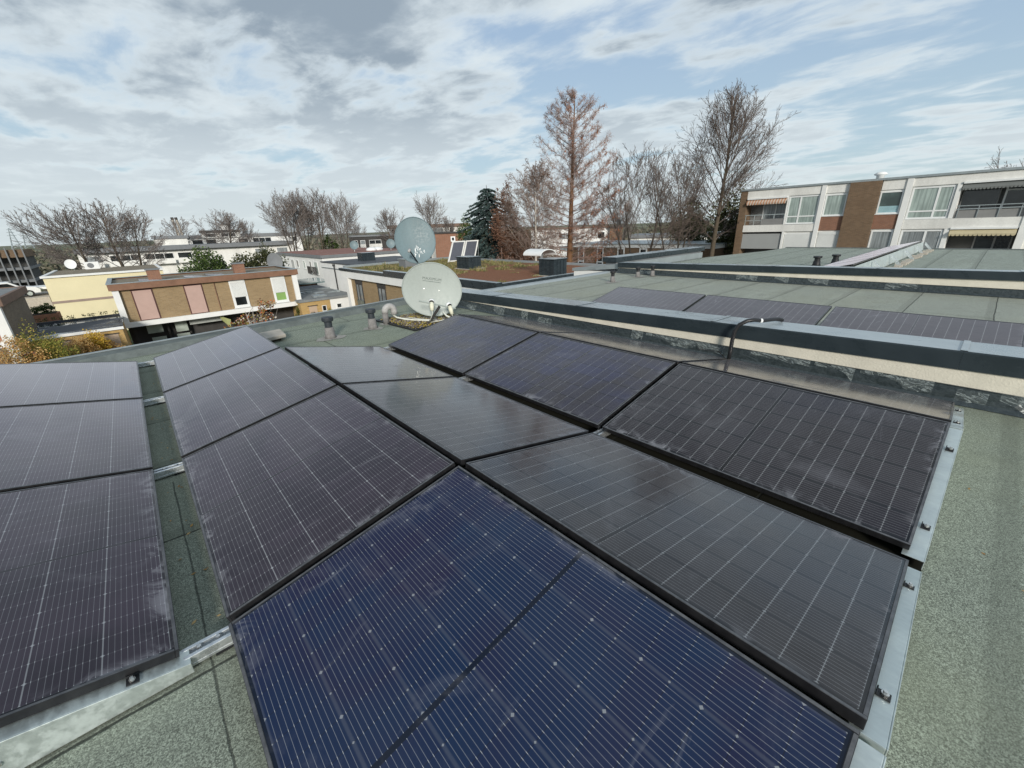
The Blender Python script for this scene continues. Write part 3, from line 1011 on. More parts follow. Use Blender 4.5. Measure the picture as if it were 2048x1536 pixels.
# black hose over the near parapet
o = MB().tube([(3.70, 1.80, .02), (3.71, 1.80, .12), (3.715, 1.80, .25), (3.72, 1.79, .36), (3.735, 1.76, .43), (3.77, 1.70, .475), (3.83, 1.65, .482), (3.95, 1.60, .462), (4.10, 1.56, .455), (4.20, 1.53, .448), (4.25, 1.50, .43)], .021, 12).build('cable_hose', M['hose'], None, True, loc=(3.7, 1.8, 0))
tag(o, 'black hose climbing over the near parapet and its metal coping', 'hose')
o = MB().tube([(3.905, 1.620, .466), (3.925, 1.607, .464)], .0245, 12).build('cable_tie', M['white_frame'], None, loc=(3.9, 1.6, .45))
tag(o, 'white tape band wrapped round the black hose on the coping', 'tape')
rr = random.Random(2)
m = MB().tube([(3.22, 1.95, .235), (3.35, 1.88, .20), (3.5, 1.84, .165), (3.66, 1.81, .04)], .005, 6)
tag(m.build('thin_wire', M['black'], None, True, loc=(3.4, 1.9, .1)), 'thin black wire running from the panels to the black hose', 'wire')

# ------------------------------------------------------------------ neighbouring roof
t = thing('flat_roof_house', 'neighbouring house with pale green felt roof between the two party walls', 'house', (7.5, 4, -6))
XN0, XN1 = 4.21, 10.90
bx(XN0, XN1, -3.98, 8.42, -6, -.15).build('wall', M['white'], t)
bx(XN0, XN1, -4, 8.40, -.15, -.002).build('roof_felt', M['felt2'], t)
m = MB()
prof = [(XN0, 8.402, -.25), (XN0, 8.402, -.004), (XN0, 8.45, .045), (XN0, 8.58, .05), (XN0, 8.58, -.25)]
m.prism(prof, (10.7 - XN0, 0, 0)); m.build('roof_edge_upstand', M['zinc'], t)
NG = 'solar panels on the neighbouring roof'
for k, lab in enumerate(['panel on the neighbouring roof at the right edge of the photo, bright cell lines',
                         'middle panel on the neighbouring roof, behind the black hose',
                         'panel on the neighbouring roof with the free pointed left corner']):
    panel(lab, 'far', (6.0 - cw, -.33 + k * STEP + PL, .12), *UPR, NG)
m = thing('end_beam', 'galvanised beam closing the right end of the neighbouring panel row', 'support beam', (5.4, -.36, 0), BG)
MB().prism([(6.0 - cw, -.40, .005), (6.0, -.40, .005), (6.0, -.40, .33), (6.0 - cw, -.40, .10)], (0, .05, 0)).build('folded_sheet', M['galv'], m)
NV = 'small black vent pipes on the neighbouring roof'
vent(8.78, 6.98, .30, 'black vent pipe standing alone on the pale green roof, nearest of three', NV, 21, .05, cap='black', collar=.22)
vent(10.18, 7.08, .28, 'black vent pipe with a pale lid, middle of the three near the far party wall', NV, 22, .05, cap='black', collar=.2)
vent(10.52, 6.80, .31, 'black vent pipe almost touching the far party wall', NV, 23, .05, cap='black', collar=.12)

# third roof of the row
t = thing('flat_roof_house', 'third house of the row with a wide pale felt roof before the white apartment block', 'house', (18, 3, -6))
bx(11.25, 25.1, -6, 8.2, -6, -.15).build('wall', M['white'], t)
MB().prism([(11.22, -6, -.15), (25.2, -6, -.15), (25.2, 7.7, -.15), (22.6, 7.75, -.15), (18.0, 8.55, -.15), (11.22, 8.55, -.15)], (0, 0, .145)).build('roof_felt', M['felt3'], t)
bx(25.2, 25.45, -6, 7.7, -.3, .03).build('roof_edge_upstand', M['felt_edge'], t)
bx(10.9, 11.2, 8.25, 10.15, -3, .0).build('side_wall', M['white'], t)
MB().prism([(10.84, 8.25, .0), (11.3, 8.25, .0), (11.3, 8.25, .285), (10.84, 8.25, .285)], (0, 0, 0.0001))
MB().add([(10.86, 8.25, .12), (11.25, 8.25, .12), (11.25, 10.2, -.04), (10.86, 10.2, -.04), (10.86, 8.25, .27), (11.25, 8.25, .27), (11.25, 10.2, .06), (10.86, 10.2, .06)],
         [(0, 3, 2, 1), (4, 5, 6, 7), (0, 1, 5, 4), (1, 2, 6, 5), (2, 3, 7, 6), (3, 0, 4, 7)]).build('side_wall_edge', M['zinc'], t)
t = thing('parapet_wall', 'dark metal capped upstand at the back edge of the third roof, seen end on', 'parapet', (14.5, 8.8, 0))
bx(11.35, 17.6, 8.68, 9.1, -.2, .30).build('wall', M['grey_mid'], t)
xs = [11.25, 12.9, 14.6, 16.2, 17.75]
for a, b in zip(xs[:-1], xs[1:]):
    bx(a + .004, b - .004, 8.6, 9.18, .28, .44).build('coping', M['coping'], t, bevel=.008)
for a in xs[1:-1]:
    bx(a - .02, a + .02, 8.595, 9.185, .441, .449).build('joint_strip', M['coping'], t)
bx(11.36, 17.58, 8.60, 8.67, -.004, .22).build('flashing', M['zinc'], t)

FG = 'solar panels in the far row on the third roof'
tl = math.asin(.27 / PW)
for k, lab in enumerate(['nearest panel of the far tilted row, its pale end edge at the party wall', 'second panel of the far tilted row counted from the party wall', 'third panel of the far tilted row counted from the party wall',
                         'fourth panel of the far tilted row counted from the party wall', 'fifth panel of the far tilted row, before the curtained windows', 'last panel of the far tilted row, nearest the white apartment block']):
    x0 = 12.0 + k * 2.07
    panel(lab, 'far', (x0 + 1.2 * PL, 3.45, .13), (-1, 0, 0), (0, -math.cos(tl), math.sin(tl)), FG, 1.2)
t = thing('panel_back_sheet', 'galvanised back sheet with brackets behind the far tilted panel row', 'wind sheet', (18, 2.3, 0))
MB().prism([(12.05, 2.32, .34), (24.4, 2.32, .34), (24.4, 2.26, .02), (12.05, 2.26, .02)], (0, -.006, 0)).build('sheet', M['galv'], t)
for k in range(5):
    x = 13.9 + k * 2.6
    MB().prism([(x, 2.24, .34), (x, 1.95, .01), (x, 2.05, .01), (x, 2.25, .24)], (.05, 0, 0)).build('bracket', M['alu'], t)
rr = random.Random(6)
m = MB()
for i in range(60):
    x = rr.uniform(12.6, 24); s_ = rr.uniform(.03, .12)
    m.box(x, x + s_ * 2, 2.0 - s_, 2.0 + rr.uniform(.02, .15), .0, s_ * .6)
m.each('ballast_stone', M['concrete'], t)
V3 = 'vents on the third roof'
vent(15.7, 3.95, .30, 'tall black vent pipe left of the far tilted panel row', V3, 31, .085, cap='black', collar=.10, pipe='black')
vent(16.6, 3.65, .30, 'tall black vent pipe touching the far tilted panel row', V3, 32, .085, cap='black', collar=.10, pipe='black')
for (x, y, lab) in ((13.7, 1.14, 'low square black roof outlet, left of its twin near the party wall'), (13.75, .72, 'low square black roof outlet, right of its twin near the party wall')):
    t = thing('roof_outlet', lab, 'roof outlet', (x, y, 0), 'low black roof outlets')
    bx(x - .12, x + .12, y - .12, y + .12, .0, .12).build('body', M['black'], t, bevel=.01)
    bx(x - .14, x + .14, y - .14, y + .14, .125, .15).build('lid', M['anthracite'], t, bevel=.01)

# ------------------------------------------------------------------ background buildings
ZG = -6.2


def window(parent, axis, p, a0, a1, z0, z1, pane='glass_dark', frame='white_frame', out=-1, fw=.07, mull=(), trans=(), sill=True, depth=.05, shutter=None, smat='shutter_white'):
    """axis 'x': wall faces along x at x=p and the window spans y; axis 'y': the other way; out = sign of the outward normal"""
    a0, a1 = min(a0, a1), max(a0, a1)
    def B(mb, u0, u1, w0, w1, d0, d1):
        d0, d1 = p + out * d0, p + out * d1
        return mb.box(d0, d1, u0, u1, w0, w1) if axis == 'x' else mb.box(u0, u1, d0, d1, w0, w1)
    m = MB()
    B(m, a0, a0 + fw, z0, z1, .003, depth); B(m, a1 - fw, a1, z0, z1, .003, depth)
    B(m, a0 + fw, a1 - fw, z0, z0 + fw, .003, depth); B(m, a0 + fw, a1 - fw, z1 - fw, z1, .003, depth)
    for q in mull:
        c = a0 + (a1 - a0) * q; B(m, c - fw * .6, c + fw * .6, z0 + fw, z1 - fw, .003, depth - .004)
    for q in trans:
        c = z0 + (z1 - z0) * q; B(m, a0 + fw, a1 - fw, c - fw * .5, c + fw * .5, .003, depth - .008)
    w = m.build('window', M[frame], parent)
    m = B(MB(), a0 + fw, a1 - fw, z0 + fw, z1 - fw, .004, .012)
    o = m.build('pane', M[pane], parent); o.parent = w
    if sill:
        o = B(MB(), a0 - .04, a1 + .04, z0 - .05, z0 - .004, .003, depth + .06).build('sill', M['white_frame'], parent); o.parent = w
    if shutter:
        m = MB()
        zb = z1 - fw * .3 - (z1 - z0) * shutter
        B(m, a0 + fw * .4, a1 - fw * .4, z1 - .22, z1 + .002, depth, depth + .04)
        z = z1 - .225
        while z > zb:
            B(m, a0 + fw * .5, a1 - fw * .5, max(zb, z - .047), z, depth + .003, depth + .016); z -= .05
        o = m.build('shutter', M[smat], parent); o.parent = w
    return w


def shutter_panel(parent, axis, p, a0, a1, z0, z1, mat, out=-1, slat=.06, d=.03, name='shutter'):
    m = MB(); z = z1
    while z > z0 + .01:
        zz = max(z0, z - slat * .93)
        d0, d1 = p + out * .004, p + out * d
        if axis == 'x': m.box(d0, d1, a0, a1, zz, z)
        else: m.box(a0, a1, d0, d1, zz, z)
        z -= slat
    if axis == 'x': m.box(p + out * .003, p + out * (d - .008), a0, a1, z0, z1)
    else: m.box(a0, a1, p + out * .003, p + out * (d - .008), z0, z1)
    return m.build(name, M[mat], parent)


# --- white apartment block on the right (front faces -x at x = 40)
A = 40.0
t = thing('apartment_block', 'white apartment block with a brown brick tower strip, awnings and balconies at the right', 'apartment block', (45, 4, ZG))
YE = -9
bx(A + 1.3, A + 12, YE, 16.1, ZG, 3.72).build('core_wall', M['white_dirty'], t)
bx(A - .1, A + 12.1, YE, 16.14, 3.721, 3.86).build('roof_cornice', M['zinc'], t)
bx(A, A + 1.297, 15.58, 16.12, ZG, 3.72).build('brick_corner', M['brick_brown'], t)
m = MB()
m.box(A, A + 1.297, 9.98, 15.577, 3.12, 3.718).box(A, A + 1.297, YE, 5.06, 3.17, 3.718)
m.box(A + .02, A + 1.297, 8.55, 9.97, 3.12, 3.717).box(A + .02, A + 1.297, 5.39, 6.68, 3.08, 3.717)
m.each('parapet_panel', M['white_dirty'], t)
m = MB()
m.box(A - .01, A + 1.296, 10.27, 15.57, .42, .97).box(A - .01, A + 1.296, YE, 5.05, .46, 1.08)
m.each('floor_band', M['white_dirty'], t)
m = MB()
m.box(A - .06, A + 1.295, 9.97, 10.26, ZG, 3.715).box(A - .06, A + 1.295, 5.06, 5.385, ZG, 3.715)
m.box(A - .02, A + 1.294, 2.66, 2.88, 1.085, 3.165).box(A - .02, A + 1.294, 2.62, 2.86, ZG, .455).box(A - .06, A + 1.295, -.75, -.40, ZG, 3.165)
m.box(A, A + 1.294, 12.42, 12.5, .975, 3.115).box(A, A + 1.294, 12.3, 12.46, ZG, .415)
m.each('pillar', M['white'], t)
bx(A - .15, A + 1.293, 6.72, 8.52, ZG, 3.7205).build('brick_tower', M['brick_brown'], t)
m = MB(); m.box(A + .03, A + 1.29, 8.523, 9.968, .46, 1.46).box(A + .03, A + 1.29, 5.387, 6.718, .50, 1.46); m.each('brick_infill', M['brick_red'], t)
# window bays and their walls
bx(A + .1, A + 1.29, 10.262, 12.418, .972, 3.118).build('bay_wall', M['white'], t)
window(t, 'x', A + .1, 10.30, 12.38, 1.0, 3.06, 'curtain', mull=(.60,), trans=(.27,), fw=.09)
bx(A + .1, A + 1.29, 8.523, 9.968, 1.462, 3.118).build('bay_wall', M['white'], t)
window(t, 'x', A + .1, 8.58, 9.92, 1.52, 3.02, 'curtain', fw=.08)
bx(A + .1, A + 1.29, 5.387, 6.718, 1.462, 3.078).build('bay_wall', M['white'], t)
window(t, 'x', A + .1, 5.43, 6.68, 1.52, 2.98, 'glass_green', fw=.08)
bx(A + .085, A + .089, 5.52, 6.59, 1.6, 2.02).build('privacy_film', plain('pale_blue_window_film', (.34, .52, .56), .3), t)
bx(A + .1, A + 1.29, 2.883, 5.057, 1.083, 3.167).build('bay_wall', M['white'], t)
window(t, 'x', A + .1, 2.93, 5.0, 1.12, 3.1, 'curtain', mull=(.36,), trans=(.24,), fw=.09)
bx(A + .1, A + 1.29, YE, -.753, 1.083, 3.167).build('bay_wall', M['white'], t)
window(t, 'x', A + .1, -2.9, -.9, 1.12, 3.1, 'curtain', mull=(.5,), trans=(.24,), fw=.09)
# upper left balcony
bx(A + 1.2, A + 1.29, 12.503, 15.575, .98, 3.1).build('balcony_back', M['interior_grey'], t)
window(t, 'x', A + 1.2, 12.6, 14.6, 1.0, 2.95, 'curtain_grey', mull=(.5,), fw=.08, sill=False)
m = MB()
for y in (12.55, 13.3, 14.05, 14.8, 15.5): m.box(A + .06, A + .10, y - .02, y + .02, .975, 1.75)
m.box(A + .05, A + .11, 12.52, 15.56, 1.75, 1.80).box(A + .06, A + .10, 12.52, 15.56, 1.32, 1.36)
m.build('balcony_railing', M['galv'], t)
bx(A + .04, A + .055, 12.55, 14.2, .985, 1.45).build('railing_panel', M['interior_grey'], t)


def awning(parent, y0, y1, z, drop, mat, out=.55, scal=.2):
    m = MB()
    m.prism([(A + .05, y0, z), (A - out, y0, z - .26), (A - out, y0, z - .28), (A + .05, y0, z - .03)], (0, y1 - y0, 0))
    y = y0
    while y < y1 - .02:
        e = min(y1, y + scal)
        m.add([(A - out - .004, y, z - .265), (A - out - .004, e, z - .265), (A - out - .004, e - .02, z - .28 - drop * .75), (A - out - .004, (y + e) / 2, z - .28 - drop), (A - out - .004, y + .02, z - .28 - drop * .75)], [(0, 1, 2, 3, 4)])
        y += scal
    o = m.build('awning', M[mat], parent)
    c = bx(A - .1, A + .12, y0, y1, z + .003, z + .12).build('awning_box', M['white_frame'], parent); c.parent = o
    return o


awning(t, 12.5, 15.52, 3.0, .16, 'awning_stripe', .22)
# upper right balcony
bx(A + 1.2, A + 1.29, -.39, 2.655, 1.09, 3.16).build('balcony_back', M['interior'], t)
window(t, 'x', A + 1.2, .9, 2.6, 1.12, 3.1, 'glass_dark', 'interior_grey', fw=.05, sill=False)
window(t, 'x', A + 1.2, -.35, .72, 1.12, 3.1, 'glass_dark', 'white_frame', trans=(.78,), fw=.09, sill=False)
awning(t, -.36, 2.62, 3.14, .12, 'awning_dark', .1, .16)
m = MB(); m.box(A - .02, A + .04, -.39, 2.62, 1.80, 1.85).box(A - .02, A + .04, -.39, 2.62, 1.60, 1.66)
for y in (-.2, .7, 1.6, 2.5): m.box(A - .01, A + .03, y - .02, y + .02, 1.085, 1.8)
m.build('balcony_railing', M['zinc'], t)
bx(A + .045, A + .07, -.39, 2.62, 1.09, 1.56).build('railing_panel', M['interior_grey'], t)
# middle floor
m = bx(A + .1, A + 1.28, 10.262, 12.296, ZG, .417).build('lower_wall', M['white_dirty'], t)
shutter_panel(t, 'x', A + .1, 10.32, 12.24, -1.05, .18, 'shutter_white', slat=.08)
bx(A + .07, A + .1, 10.28, 12.28, .185, .30).build('shutter_box', M['white_frame'], t)
bx(A + .1, A + .13, 12.52, 15.55, -.95, .27).build('balcony_screen', M['screen_grey'], t)
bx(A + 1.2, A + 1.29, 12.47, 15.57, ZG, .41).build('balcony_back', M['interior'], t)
bx(A, A + 1.28, 12.47, 15.57, -2.4, -1.95).build('floor_band', M['white_dirty'], t)
bx(A + .1, A + 1.28, 8.523, 9.966, ZG, .456).build('lower_wall', M['white_dirty'], t)
window(t, 'x', A + .1, 8.56, 9.9, -1.2, .36, 'glass_dark', fw=.08, shutter=.82)
bx(A + .1, A + 1.28, 5.389, 6.716, ZG, .496).build('lower_wall', M['white_dirty'], t)
window(t, 'x', A + .1, 5.43, 6.66, -1.2, .40, 'curtain_grey', fw=.09)
bx(A + .1, A + 1.28, 2.865, 5.055, ZG, .456).build('lower_wall', M['white_dirty'], t)
window(t, 'x', A + .1, 2.9, 5.0, -1.3, .40, 'curtain_grey', mull=(.40,), fw=.10)
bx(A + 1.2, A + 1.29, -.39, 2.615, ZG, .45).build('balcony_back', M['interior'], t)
window(t, 'x', A + 1.2, -.3, 1.4, -1.3, .25, 'glass_dark', 'interior_grey', mull=(.45,), fw=.08, sill=False)
awning(t, -.34, 2.58, .40, .13, 'awning_yellow', .25, .2)
bx(A, A + 1.28, -.39, 2.615, -2.4, -1.3).build('floor_band', M['white_dirty'], t)
bx(A + .1, A + 1.28, YE, -.753, ZG, .456).build('lower_wall', M['white_dirty'], t)
m = MB().lathe((A + 4, 7.6, 3.86), [(.25, 0), (.25, .42), (.40, .48), (.42, .55), (.25, .66), (.05, .70)], 18)
m.build('roof_ventilator', M['white_frame'], t, True)

# --- ochre brick house with salmon shutters (front faces -y at y = 37)
B = 37.0
t = thing('brick_house', 'two storey ochre brick house with salmon shutters and red brown roof boards', 'house', (3, 40, ZG))
bx(-2.0, 8.35, B + .02, 42.8, -3.5, -1.42).build('upper_wall', M['brick_ochre'], t)
bx(-2.2, 8.6, B + 1.5, 42.8, ZG, -3.82).build('ground_wall', M['grey_dark'], t)
m = MB().box(-2.42, 8.8, B - .28, B - .2, -1.42, -1.02).box(-2.42, -2.34, B - .2, 43.1, -1.42, -1.02).box(8.72, 8.8, B - .2, 43.1, -1.42, -1.02).box(-2.34, 8.72, 43.0, 43.1, -1.42, -1.02)
m.build('roof_fascia', M['fascia_brown'], t)
bx(-2.34, 8.72, B - .2, 43.0, -1.41, -1.12).build('flat_roof', M['roof_gravel'], t)
m = MB().box(-2.46, 8.84, B - .30, B + .08, -1.017, -.985).box(-2.46, -2.2, B + .081, 43.12, -1.017, -.985).box(8.58, 8.84, B + .081, 43.12, -1.017, -.985).box(-2.199, 8.579, 42.85, 43.12, -1.017, -.985)
m.build('roof_edge_trim', M['zinc'], t)
m = MB().box(-2.3, -1.97, B - .18, B + .6, -3.80, -1.425).box(8.33, 8.68, B - .18, B + .6, ZG, -1.425); m.each('white_pillar', M['white'], t)
bx(-2.3, 8.68, B - .2, B + 1.5, -3.82, -3.502).build('white_floor_band', M['white'], t)
for a0, a1 in ((-1.34, -.38), (1.42, 2.36)):
    m = MB().box(a0 - .07, a1 + .07, B - .01, B + .018, -3.48, -1.44)
    f = m.build('window_reveal', plain('dark_red_brown_window_frame', (.10, .04, .035), .6), t)
    o = shutter_panel(t, 'y', B - .01, a0, a1, -3.44, -1.55, 'pink', slat=.055); o.parent = f
for a0, a1, k in ((4.04, 5.06, 'w3'), (6.80, 7.80, 'w4')):
    w = window(t, 'y', B + .02, a0, a1, -3.42, -1.43, 'glass_dark' if k == 'w3' else 'green_blind', fw=.16, shutter=.6, depth=.06)
MB().tube([(3.15, B - .02, -3.48), (3.15, B - .02, -1.44)], .03, 6).build('downpipe', M['fascia_brown'], t)
for x in (5.22, .08):
    bx(x - .36, x + .36, 38.6, 39.3, -1.11, -.42).build('chimney', M['brick_red'], t)
    bx(x - .42, x + .42, 38.54, 39.36, -.418, -.34).build('chimney_cap', M['grey_mid'], t)
# ground floor: terrace, doors, panels
m = MB().box(-1.25, -.4, B + .9, B + .95, -4.55, -3.9).box(-1.15, -.35, B + .9, B + .95, -5.6, -4.85).box(.3, 1.0, B + .9, B + .95, -4.7, -3.9).box(.25, 1.0, B + .9, B + .95, -5.7, -4.85)
m.each('terrace_screen', plain('pale_terrace_screen', (.40, .45, .40), .8), t)
m = MB().box(1.15, 3.3, B + .7, B + .75, -4.3, -3.85); m.build('rolled_awning', plain('grey_rolled_awning', (.42, .44, .42), .8), t)
m = MB().add([(2.9, B + .3, -3.85), (3.6, B + .2, -4.25), (3.5, B + .5, -4.9), (3.1, B + .5, -4.3)], [(0, 1, 2, 3)]).add([(2.9, B + .35, -3.85), (3.1, B + .55, -4.3), (3.5, B + .55, -4.9), (3.6, B + .25, -4.25)], [(0, 1, 2, 3)])
m.build('awning_side', plain('green_floral_awning', (.42, .45, .2), .8), t)
m = MB()
for x in (-1.9, -.1, 1.1, 3.4, 5.6): m.box(x - .06, x + .06, B + 1.2, B + 1.3, ZG, -3.83)
m.each('terrace_post', M['grey_dark'], t)
# panels lying on its roof
for k, (x, lab) in enumerate(((-.9, 'flat dark panel on the brick house roof, left of the chimney'), (1.6, 'flat dark panel on the brick house roof, right of the left chimney'), (2.9, 'flat dark panel on the brick house roof, in the middle between both chimneys'))):
    panel(lab, 'far', (x + 1.2, 37.6, -1.06), (0, 1, 0), (-math.cos(.06), 0, math.sin(.06)), 'panels lying on the brick house roof')

# --- pale yellow house behind
t = thing('yellow_house', 'pale yellow rendered house with a brown floor band behind the brick house', 'house', (-2.5, 57, ZG))
bx(-6.62, 1.2, 52.0, 62.5, ZG, -1.15).build('wall', M['yellow'], t)
bx(-6.66, 1.24, 51.96, 52.0, -3.24, -3.05).build('floor_band', M['band'], t)
m = MB().box(-6.75, 1.3, 51.85, 52.1, -1.148, -.985).box(-6.75, -6.5, 52.1, 62.6, -1.148, -.985).box(1.05, 1.3, 52.1, 62.6, -1.148, -.985)
m.build('roof_edge', M['white'], t)
bx(-6.5, 1.05, 52.1, 62.5, -1.148, -1.05).build('flat_roof', M['roof_gravel'], t)
rr = random.Random(3)
t2 = thing('air_conditioner', 'white box shaped air conditioner on the yellow house roof', 'air conditioner', (-3.9, 61.5, -1.05))
bx(-4.4, -3.3, 61.2, 61.7, -1.04, -.35).build('case', M['white_frame'], t2)
MB().tube([(-3.95, 61.19, -.68), (-3.95, 61.15, -.68)], .24, 16).build('fan_grille', M['grey_mid'], t2)
t2 = thing('satellite_dish', 'small white round satellite dish at the back of the yellow house roof', 'satellite dish', (-5.2, 61, -1.05))
r_, u_, n_ = basis((0, -1, .2)); dish(MB(), Vector((-5.3, 60.8, -.45)), r_, u_, n_, .42, .45, .06, 24, 5).build('reflector', M['white_frame'], t2, True)
MB().tube([(-5.2, 61, -1.05), (-5.2, 61, -.5)], .03, 6).build('mast', M['galv'], t2)

# --- garage with yellow brick front and wet roof, between the gardens
t = thing('brick_garage', 'low yellow brick garage row with a wet dark flat roof reflecting the sky', 'garage', (-4.2, 34.5, ZG))
bx(-8.5, -2.25, 32.2, 37.6, ZG, -3.12).build('wall', M['brick_yellow'], t)
bx(-8.5, -2.2, 32.2, 37.7, -3.118, -3.03).build('flat_roof', M['wet'], t)
bx(-8.6, -2.18, 32.08, 32.2, -3.14, -3.0).build('roof_edge', M['white'], t)
bx(-8.5, -2.2, 37.7, 37.85, -3.2, -2.95).build('back_edge', M['roof_dark'], t)
for a0, a1, z0, z1 in ((-3.1, -2.5, -4.4, -3.38), (-5.05, -4.4, -4.6, -3.4), (-3.95, -3.6, -4.6, -3.45)):
    m = MB().box(a0, a1, 32.17, 32.197, z0, z1); m.build('door', M['beige_slab'], t)
    bx(a0 - .02, a1 + .05, 32.15, 32.197, z1 + .003, z1 + .06).build('lintel', M['grey_dark'], t)

# --- corner house at the left edge
t = thing('corner_house', 'grey brown brick house with a brown roof edge cut off by the left edge', 'house', (-9, 34, ZG))
bx(-13, -6.02, 30.4, 37.0, ZG, -1.12).build('wall', M['brick_grey'], t)
m = MB().box(-13, -5.85, 30.1, 30.25, -1.12, -.74).box(-6.0, -5.85, 30.25, 37.5, -1.12, -.74).box(-13, -6.0, 37.38, 37.5, -1.12, -.74)
m.build('roof_fascia', M['fascia_dark_brown'], t)
bx(-13, -6.0, 30.25, 37.38, -1.1, -.78).build('flat_roof', M['roof_grey'], t)
m = MB().box(-6.35, -5.98, 30.08, 30.42, ZG, -1.125); m.each('white_pillar', M['white'], t)
bx(-13, -6.36, 30.2, 30.38, -3.0, -2.7).build('white_floor_band', M['white'], t)
bx(-13, -6.36, 30.34, 30.396, -2.69, -1.13).build('front_wall', M['brick_orange'], t)
t = thing('planter_wall', 'orange brick terrace planter in front of the yellow wall', 'planter', (-5.9, 40.5, ZG))
bx(-6.6, -5.3, 40, 41.2, ZG, -2.74).build('wall', M['brick_orange'], t)
bx(-6.5, -5.4, 40.1, 41.1, -2.738, -2.70).build('soil', M['bark_dark'], t)

# --- green roof house (long side faces -x at x = 11)
G = 11.0
t = thing('green_roof_house', 'brick house with glass doors and a planted reddish green roof behind the dishes', 'house', (16, 24, ZG))
bx(G + .25, 21, 14.9, 33.4, ZG, -1.66).build('wall', M['brick_ochre'], t)
bx(G, 21.2, 14.7, 33.6, -1.655, -1.16).build('white_fascia', M['white'], t)
m = MB().box(G - .06, G + .30, 14.66, 26.0, -1.16, -.80).box(G - .06, G + .30, 26.0, 33.7, -1.157, -.97).box(G + .30, 21.3, 14.64, 14.95, -1.158, -.86)
m.build('metal_edge', M['coping'], t)
m = MB().box(G + .30, 21.0, 33.3, 33.7, -1.156, -.84).box(20.95, 21.3, 14.95, 33.3, -1.156, -.86)
m.build('back_edge', M['zinc'], t)
bx(G + .30, 20.95, 14.95, 33.3, -1.155, -.985).build('planted_roof', M['sedum'], t)
m = MB().box(G - .02, G + .3, 32.35, 32.85, ZG, -1.66); m.each('white_pillar', M['white'], t)
for a0, a1 in ((30.35, 31.5), (26.6, 27.75), (22.9, 24.0), (19.0, 20.1)):
    bx(G + .2, G + .247, a0 - .05, a1 + .05, -1.98, -1.662).build('lintel_panel', M['grey_dark'], t)
    window(t, 'x', G + .25, a0, a1, -4.3, -1.99, 'curtain_grey', 'grey_dark', fw=.08, mull=(.55,), sill=False)
    bx(G + .14, G + .16, a0, a1, -4.3, -3.2).build('glass_balustrade', M['glass_green'], t)
# things on the green roof
t = thing('solar_collector', 'pair of silver framed thermal collectors propped up steeply on the planted roof', 'solar collector', (20, 29.8, -1))
e1, e2 = Vector((18.0, 29.3, -.97)), Vector((20.75, 29.3, -.97))
up = Vector((1.2, .9, 1.52))
for k in range(2):
    a = e1 + (e2 - e1) * (.5 * k + .01); b = e1 + (e2 - e1) * (.5 * k + .49)
    nrm = (e2 - e1).cross(up).normalized() * .08
    MB().prism([a, b, b + up, a + up], nrm).build('collector', M['white_dirty'], t)
    u0 = (b - a) * .10; w0 = up * .06
    f_ = nrm * 1.03
    MB().prism([a + u0 + w0 + f_, b - u0 + w0 + f_, b - u0 + up - w0 + f_, a + u0 + up - w0 + f_], nrm * .10).build('absorber_glass', plain('dark_absorber_glass', (.10, .105, .125), .25, 0, .1), t)
m = MB()
for q in (.02, .98):
    p = e1 + (e2 - e1) * q; m.tube([p + up, p + Vector((1.5, 1.35, 0))], .035, 6)
m.each('prop', M['alu'], t)


def box_hood(x0, x1, y0, y1, label, h=.72):
    t = thing('roof_hood', label, 'roof hood', ((x0 + x1) / 2, (y0 + y1) / 2, -.98), 'dark metal hoods on the planted roof')
    bx(x0, x1, y0, y1, -.98, -.98 + h).build('casing', M['coping'], t, bevel=.01)
    m = MB()
    for q in (.25, .5, .75):
        m.box(x0 + (x1 - x0) * q - .012, x0 + (x1 - x0) * q + .012, y0 - .03, y0 - .002, -.97, -.98 + h - .01)
        m.box(x0 - .03, x0 - .002, y0 + (y1 - y0) * q - .012, y0 + (y1 - y0) * q + .012, -.97, -.98 + h - .01)
    m.each('standing_seam', M['coping'], t)
    bx(x0 - .05, x1 + .05, y0 - .05, y1 + .05, -.98 + h + .002, -.98 + h + .05).build('lid', M['coping'], t, bevel=.008)
    bx(x0 - .2, x1 + .2, y0 - .2, y1 + .2, -.984, -.96).build('pale_gravel_kerb', M['concrete'], t)
    return t


box_hood(15.5, 16.5, 22.9, 24.3, 'dark metal roof hood beside the thermal collectors')
t = box_hood(15.4, 16.4, 15.3, 16.4, 'dark metal roof hood under the white domed cover', .82)
t = thing('dome_cover', 'white curved skylight cover over the dark roof hood', 'skylight', (16.7, 17.0, -.1))
m = MB(); seg = 10
for o_ in (0, .03):
    pass
pr_ = [(15.75 + .62 * (1 - math.cos(PI * i / seg)), 16.6, .02 + .30 * math.sin(PI * i / seg)) for i in range(seg + 1)]
m.prism(pr_ + [(p[0] * .97 + 16.37 * .03, p[1], p[2] - .04) for p in pr_[::-1]], (0, 1.4, 0))
m.build('shell', M['white_frame'], t)
MB().tube([(16.4, 17.2, -.98), (16.4, 17.2, .2)], .10, 8).each('post', M['grey_mid'], t)
t = thing('roof_chimney', 'grey box chimney on the planted roof behind the blue grey dish', 'chimney', (14.3, 28.6, -.98))
bx(13.75, 15.05, 28.2, 29.2, -.98, -.42).build('shaft', M['grey_mid'], t)
bx(13.7, 15.1, 28.15, 29.25, -.418, -.36).build('cap', M['zinc'], t)

